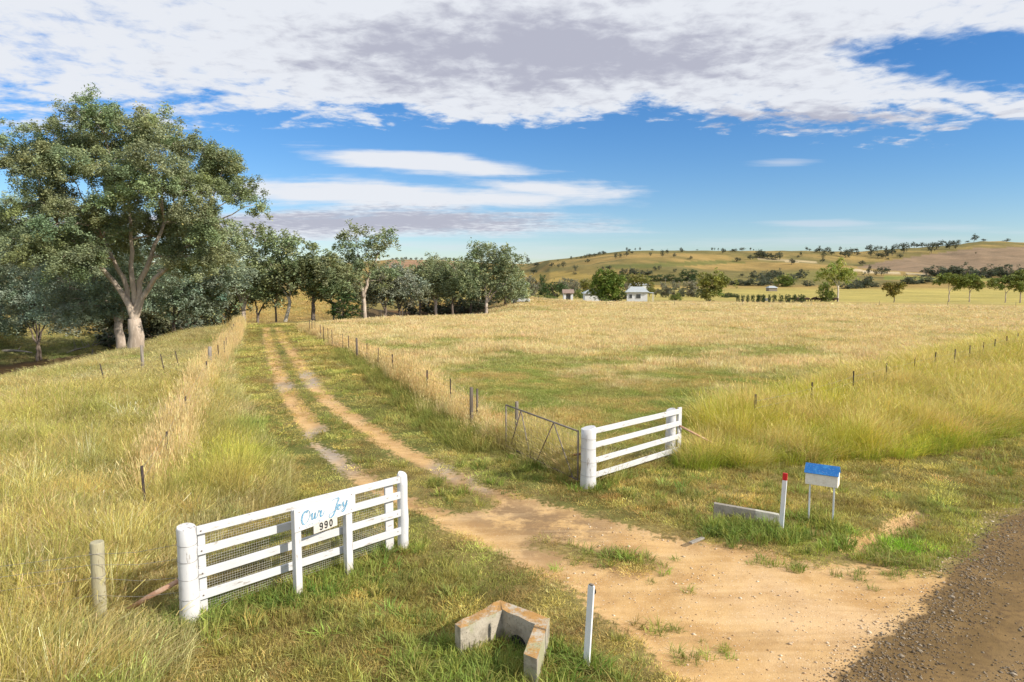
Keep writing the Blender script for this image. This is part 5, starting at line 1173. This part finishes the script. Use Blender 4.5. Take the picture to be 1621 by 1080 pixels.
joy = [[(.10, .115), (.15, .135), (.235, .128), (.200, .05), (.165, -.04), (.125, -.105), (.075, -.128), (.045, -.105), (.06, -.075), (.12, -.055), (.20, -.035)],
       [(.262, .02), (.235, .028), (.215, -.01), (.23, -.045), (.262, -.035), (.280, .0), (.262, .024), (.255, .005), (.30, .02)],
       [(.300, .03), (.325, .045), (.322, .0), (.335, -.025), (.365, .0), (.395, .05), (.375, -.01), (.345, -.075), (.305, -.10), (.29, -.08), (.33, -.05), (.41, -.005)]]
letters(our, .030, 'lettering', M_BLUE, board, thin=.010, lab='faded blue script word Our'); letters(joy, .030, 'lettering', M_BLUE, board, thin=.010, lab='faded blue script word Joy')
def seg(*p): return [tuple(q) for q in p]
def straight(a, b): return [a, ((a[0] + b[0]) / 2, (a[1] + b[1]) / 2), b]
lot = [straight((-.375, -.105), (-.375, -.145)), straight((-.375, -.145), (-.35, -.145)), [(-.315, -.105), (-.33, -.125), (-.315, -.145), (-.30, -.125), (-.315, -.105)], straight((-.28, -.105), (-.245, -.105)), straight((-.262, -.105), (-.262, -.145)),
       straight((-.155, -.105), (-.125, -.105)), straight((-.125, -.105), (-.145, -.145))]
letters(lot, .008, 'lettering', M_BLUEF, board, lab='almost worn off small blue words LOT 7')
# number plate hung under the board
pc = (-.02, -.208)
pmb = MB().box(sp_pt(pc[0], pc[1], .068), (.44, .008, .155), MR); plate = pmb.build('number_plate', M_PLATE, e); plate['label'] = 'pale metal plate with black number 990'
def oval(cx, cy, w_, h_): return [(cx + w_ * math.sin(a), cy + h_ * math.cos(a)) for a in np.linspace(0, 2 * math.pi, 11)]
dg = []
for cx in (pc[0] - .085, pc[0] + .005):
    dg.append(oval(cx, pc[1] + .022, .022, .027)); dg.append([(cx + .0215, pc[1] + .03), (cx + .0215, pc[1] - .01), (cx + .012, pc[1] - .044), (cx - .008, pc[1] - .047), (cx - .021, pc[1] - .033)])
dg.append(oval(pc[0] + .098, pc[1], .022, .048))
letters(dg, .019, 'number', M_BLACK, plate, off=.0735)
for u_ in (-BW / 2 + .08, BW / 2 - .08):
    for v_ in (-.115, .115): MB().tube([sp_pt(u_, v_, .070), sp_pt(u_, v_, .0765)], .008, 8).build('bolt', M_RUST, board)

# right gate panel
QL = onground(931, 772); QR = onground(1067, 727)
e = empty('gate_panel', QL, 'white four-rail timber gate panel on the right of the driveway mouth', 'gate panel')
dirv = QR - QL; dirv.z = 0; Lg = dirv.length; dn = dirv.normalized(); nrm = Vector((dn.y, -dn.x, 0))
postm(0, 0, .170, 1.34, lab='very thick round white corner post', n=18)
postm(Lg - .02, -.10, .13, 1.27, lab='round white far post')
MB().beam(at(Lg + .13, .05, 0), at(Lg + .13, .05, 1.33), .05, .14, up=dn, jit=.003, n=4).build('upright', M_WHITEH, e, bevel=.004)
for z0, z1 in ((1.265, 1.245), (.945, .935), (.60, .60), (.27, .27)):
    MB().beam(at(.12, .08, z0), at(Lg + .06, .08, z1), .036, .125, jit=.004, n=6).build('rail', M_WHITEH, e, bevel=.005)
for z in (.3, .6, .9, 1.12):
    MB().tube([at(0, 0, z) + Vector((math.cos(a) * .189, math.sin(a) * .189, .008 * math.sin(a * 2))) for a in np.linspace(0, 6.283, 21)], .003, 4, False).build('tie_wire', M_WIRE, e)

# swung-open old farm gate of pipe
ga = QL + Vector((-.22, .10, 0)); gb = onground(801, 712); e = empty('farm_gate', ga, 'old rusty pipe farm gate swung open against the driveway fence', 'gate')
gd = gb - ga; gd.z = 0; LG = gd.length; gn = gd.normalized(); P2 = lambda s, z: gn * s + Vector((0, 0, z))
for (a, b_, r, M_, nm) in ((P2(0, 1.24), P2(LG, 1.24), .021, M_PIPE, 'top_rail'), (P2(0, .14), P2(LG, .14), .020, M_RUST, 'bottom_rail'), (P2(0, .14), P2(0, 1.24), .020, M_PIPE, 'stile'), (P2(LG, .14), P2(LG, 1.24), .020, M_PIPE, 'stile')):
    MB().tube([a, (a + b_) / 2, b_], r, 8).build(nm, M_, e, smooth=True)
for (s0, s1) in ((.28, .42), (.56, .42), (.56, .85), (.98, .85), (.98, .78)):
    pass
for (sb, st_, M_) in ((.06, .30, M_PIPE), (.52, .30, M_RUST), (.62, .76, M_PIPE), (.93, .76, M_RUST)):
    MB().tube([P2(sb * LG, .15), P2(st_ * LG, 1.23)], .014, 7).build('brace', M_, e, smooth=True)
mb = MB()
for q in range(7): mb.tube([P2(0, .28 + q * .14), P2(LG, .28 + q * .14)], .0022, 3)
for q in range(24): mb.tube([P2(LG * (q + .5) / 24, .14), P2(LG * (q + .5) / 24, 1.24)], .0018, 3)
mb.build('wire_netting', M_WIRE, e, kind='stuff')
# stump post that holds the gate open, and a rusty bar
f = onground(818, 704); tag(MB().tube([(0, 0, -.2), (0, 0, 1.2)], .05, 8, wob=.08).build('fence_post', M_WOODG), 'grey timber post standing just inside the open farm gate', 'post').location = f
a = V3(896, 723, 15.9); b_ = V3(921, 718, 15.3); tag(MB().tube([(0, 0, 0), b_ - a], .03, 7).build('stay_bar', M_RUST2, smooth=True), 'rust red bar braced against the thick white post', 'brace').location = a

# timber stays and the left round post with its wires
a = onground(180, 978); b_ = PL + Vector((-.10, -.05, .60)); tag(MB().tube([Vector((0, 0, -.05)), (b_ - a) * .5, b_ - a], [.036, .034, .032], 9, wob=.05).build('timber_stay', M_STAY, smooth=True), 'bare reddish timber stay leaning onto the left corner post', 'brace').location = a
a = QR + Vector((1.4, .25, .15)); b_ = QR + Vector((.12, -.02, .85)); tag(MB().tube([Vector((0, 0, 0)), b_ - a], [.03, .028], 8).build('timber_stay', M_STAY, smooth=True), 'thin pale timber stay running from the right panel into the grass', 'brace').location = a
PW = from_top(152, 861, 1.12); e = empty('boundary_fence', PW, 'pale round timber post with slack wires running to the white corner post', 'fence')
mb = MB(); mb.tube([Vector((0, 0, -.3)), Vector((0, 0, .3)), Vector((.005, 0, .8)), Vector((.01, 0, 1.10)), Vector((.01, 0, 1.12))], [.088, .086, .083, .083, .076], 14, wob=.025); mb.build('post', M_POLE, e, smooth=True)
for z in (.98, .66): MB().tube([Vector((math.cos(a) * .088, math.sin(a) * .088, z)) for a in np.linspace(0, 6.283, 15)], .004, 4, False).build('tie_wire', M_WIRE, e)
far = PW + Vector((-4.4, -1.4, 0))
for z0, z1 in ((1.06, .98), (.86, .84), (.60, .66), (.40, .42)):
    pa = PL + Vector((-.13, 0, z0)) - PW; pb = Vector((.0, -.085, z1)); pc_ = far - PW + Vector((0, 0, z1 - .05))
    MB().tube([pa, (pa + pb) / 2 - Vector((0, 0, .04)), pb, (pb + pc_) / 2 - Vector((0, 0, .05)), pc_], .0028, 4).build('wire', M_WIRE, e)

# ------------------------------------------------------------------ mailbox, guide posts, culverts
random.seed(4)
b = onground(1299, 829); e = empty('mailbox', b, 'cream mailbox with bright blue gabled roof on two thin legs', 'mailbox', rz=-.56)
bw, bd, bh, zb = .56, .28, .235, .745
MB().box((0, 0, zb + bh / 2), (bw, bd, bh)).build('box', M_MBOX, e, bevel=.004)
rh = .135
mb = MB(); x0 = bw / 2 - .012
for s in (-1, 1):
    q = len(mb.v); xx = s * x0; mb.v += [(xx, -bd / 2 + .006, zb + bh), (xx, bd / 2 - .006, zb + bh), (xx, 0, zb + bh + rh - .02), (xx - s * .012, -bd / 2 + .006, zb + bh), (xx - s * .012, bd / 2 - .006, zb + bh), (xx - s * .012, 0, zb + bh + rh - .02)]
    mb.f += [(q, q + 1, q + 2), (q + 3, q + 5, q + 4), (q, q + 2, q + 5, q + 3), (q + 1, q + 4, q + 5, q + 2), (q, q + 3, q + 4, q + 1)]
mb.build('gable', M_MBOX, e)
for s in (-1, 1):
    v0 = Vector((0, s * (bd / 2 + .022), zb + bh - .016)); v1 = Vector((0, s * .004, zb + bh + rh)); c_ = (v0 + v1) / 2
    dd_ = v1 - v0; MB().beam(Vector((-bw / 2 - .02, c_.y, c_.z)), Vector((bw / 2 + .012, c_.y, c_.z)), dd_.length, .012, up=Vector((0, -dd_.z * s, abs(dd_.y))).normalized() if False else Vector((1, 0, 0)).cross(dd_).normalized() * (1 if s < 0 else -1), jit=.001, n=4).build('roof_sheet', M_ROOFB, e)
MB().box((0, -bd / 2 - .004, zb + bh - .012), (bw * .86, .004, .012)).build('slot', M_BLACK, e)
for lx, ly in ((-.20, -.08), (.22, -.11)): MB().beam((lx, ly, -.25), (lx, ly, zb), .028, .022, up=Vector((0, 1, 0))).build('leg', M_GUIDE, e)

def guide(f, h, wd, th, rz, tilt, label, top):
    e = empty('guide_post', f, label, 'guide post', rz=rz); e.rotation_euler = (tilt[0], tilt[1], rz)
    hz = h - (top if top > 0 else 0)
    MB().beam((0, 0, -.25), (0, 0, hz), wd, th, up=Vector((0, 1, 0)), jit=.001, n=5).build('post', M_GUIDE, e, bevel=.003)
    return e
e = guide(onground(1236, 846), 1.12, .078, .034, -.62, (0, .035), 'white roadside guide post with a red top beside the mailbox', .13)
MB().beam((0, 0, .99), (0, 0, 1.12), .0785, .035, up=Vector((0, 1, 0))).build('red_reflector', M_RED, e, bevel=.003)
e = guide(onground(928, 1064), 1.04, .078, .032, -.62, (0, .055), 'plain white guide post nearest the camera with a dark round reflector', 0)
mb = MB(); mb.tube([Vector((.006, .018, .965)), Vector((.006, .024, .965))], .048, 18); mb.build('reflector_disc', M_BLACK, e)
mb = MB(); mb.box((0, -.0, 1.045), (.05, .03, .02)); mb.build('chipped_top', M_WOODG, e)

def slab(mb, a, b_, z0, z1, th, side=1):
    """upright wall slab between two ground points"""
    a = Vector((a[0], a[1], 0)); b_ = Vector((b_[0], b_[1], 0)); d = (b_ - a).normalized(); s_ = Vector((d.y, -d.x, 0)) * th * side
    q = len(mb.v)
    for z in (z0, z1):
        for p in (a, b_, b_ + s_, a + s_): mb.v.append((p.x, p.y, z + random.gauss(0, .004)))
    mb.f += [(q, q + 3, q + 2, q + 1), (q + 4, q + 5, q + 6, q + 7), (q, q + 1, q + 5, q + 4), (q + 1, q + 2, q + 6, q + 5), (q + 2, q + 3, q + 7, q + 6), (q + 3, q, q + 4, q + 7)]
# near headwall: inner faces form an open U seen from above; top edge .36 m above ground
zt = .36
K = [G(*p, zt) for p in ((729, 996), (795, 966), (847, 988), (829, 1035))]; O2 = [G(*p, zt) for p in ((720, 987), (792, 950), (870, 978), (850, 1043))]
c0 = Vector((*G(795, 990, 0), 0)); e = empty('culvert_headwall', c0, 'broken three-sided concrete culvert headwall with orange lichen in the foreground', 'culvert')
def walltop(i_, j_, name):
    mb = MB(); q = [K[i_], K[j_], O2[j_], O2[i_]]; n = 6
    for z in (-.55, zt):
        for t in range(n + 1):
            for (pa, pb) in ((q[0], q[1]), (q[3], q[2])):
                mb.v.append((pa[0] + (pb[0] - pa[0]) * t / n - c0.x, pa[1] + (pb[1] - pa[1]) * t / n - c0.y, z + (random.gauss(0, .006) if z > 0 else 0)))
    B = 2 * (n + 1)
    for t in range(n):
        a = 2 * t; mb.f += [(B + a, B + a + 2, B + a + 3, B + a + 1), (a, a + 2, B + a + 2, B + a), (a + 1, B + a + 1, B + a + 3, a + 3)]
    mb.f += [(0, B, B + 1, 1), (2 * n, 2 * n + 1, B + 2 * n + 1, B + 2 * n)]
    bm = mb.build(name, m_conc, e); return bm
walltop(0, 1, 'wing_wall'); walltop(1, 2, 'back_wall'); walltop(2, 3, 'wing_wall')
mb = MB(); pm = Vector(((K[1][0] + K[2][0]) / 2 - c0.x, (K[1][1] + K[2][1]) / 2 - c0.y, -.02)); bn = Vector((K[2][0] - K[1][0], K[2][1] - K[1][1], 0)).normalized(); bnn = Vector((bn.y, -bn.x, 0))
mb.tube([pm + bnn * .004 + Vector((0, 0, 0)), pm + bnn * .012], .14, 18); mb.build('pipe_mouth_shadow', M_BLACK, e)  # flat black disc on the wall, painted shadow of the pipe opening
# far headwall
a0 = G(1130, 797, .30); a1 = G(1196, 810, .22); a2 = G(1234, 817, .17)
c0 = Vector((a0[0], a0[1], 0)); e = empty('culvert_headwall', c0, 'low grey and pale concrete culvert wall beside the red-topped guide post', 'culvert')
for p, q, z0, z1, M_ in ((a0, a1, .30, .24, m_conc2), (a1, a2, .24, .19, m_conc2)):
    mb = MB(); slab(mb, (p[0] - c0.x, p[1] - c0.y), (q[0] - c0.x, q[1] - c0.y), -.3, z0, .09, -1)
    mb.v = [tuple(v) if v[2] < 0 else (v[0], v[1], z0 if (abs(v[0] - (p[0] - c0.x)) < abs(v[0] - (q[0] - c0.x))) else z1) for v in mb.v]
    mb.build('wall_slab', M_CONCG if p is a0 else m_conc2, e, bevel=.006)
a = onground(1103, 862); tag(MB().box((0, 0, .03), (.38, .07, .035), Matrix.Rotation(.7, 3, 'Z')).build('concrete_offcut', M_CONCG, bevel=.006), 'narrow grey concrete offcut lying on the edge of the sand', 'slab').location = a

# ------------------------------------------------------------------ tell look-alikes apart by their order from the left
W1 = ['', 'first', 'second', 'third', 'fourth', 'fifth', 'sixth', 'seventh', 'eighth', 'ninth', 'tenth', 'eleventh', 'twelfth', 'thirteenth', 'fourteenth', 'fifteenth', 'sixteenth', 'seventeenth', 'eighteenth', 'nineteenth']
W10 = {20: ('twenty', 'twentieth'), 30: ('thirty', 'thirtieth'), 40: ('forty', 'fortieth')}
def ordw(n):
    if n < 20: return W1[n]
    t = n // 10 * 10; return W10[t][1] if n == t else W10[t][0] + '-' + W1[n - t]
by = {}
for ob in COL.objects:
    if ob.parent is None and 'label' in ob and ob.get('kind') is None: by.setdefault(ob['label'], []).append(ob)
for lb, obs in by.items():
    if len(obs) < 2: continue
    obs.sort(key=lambda ob: project(ob.location.x, ob.location.y, ob.location.z)[0])
    for n_, ob in enumerate(obs):
        ob['label'] = lb + (', leftmost' if n_ == 0 else ', rightmost' if n_ == len(obs) - 1 else ', %s from the left' % ordw(n_ + 1))
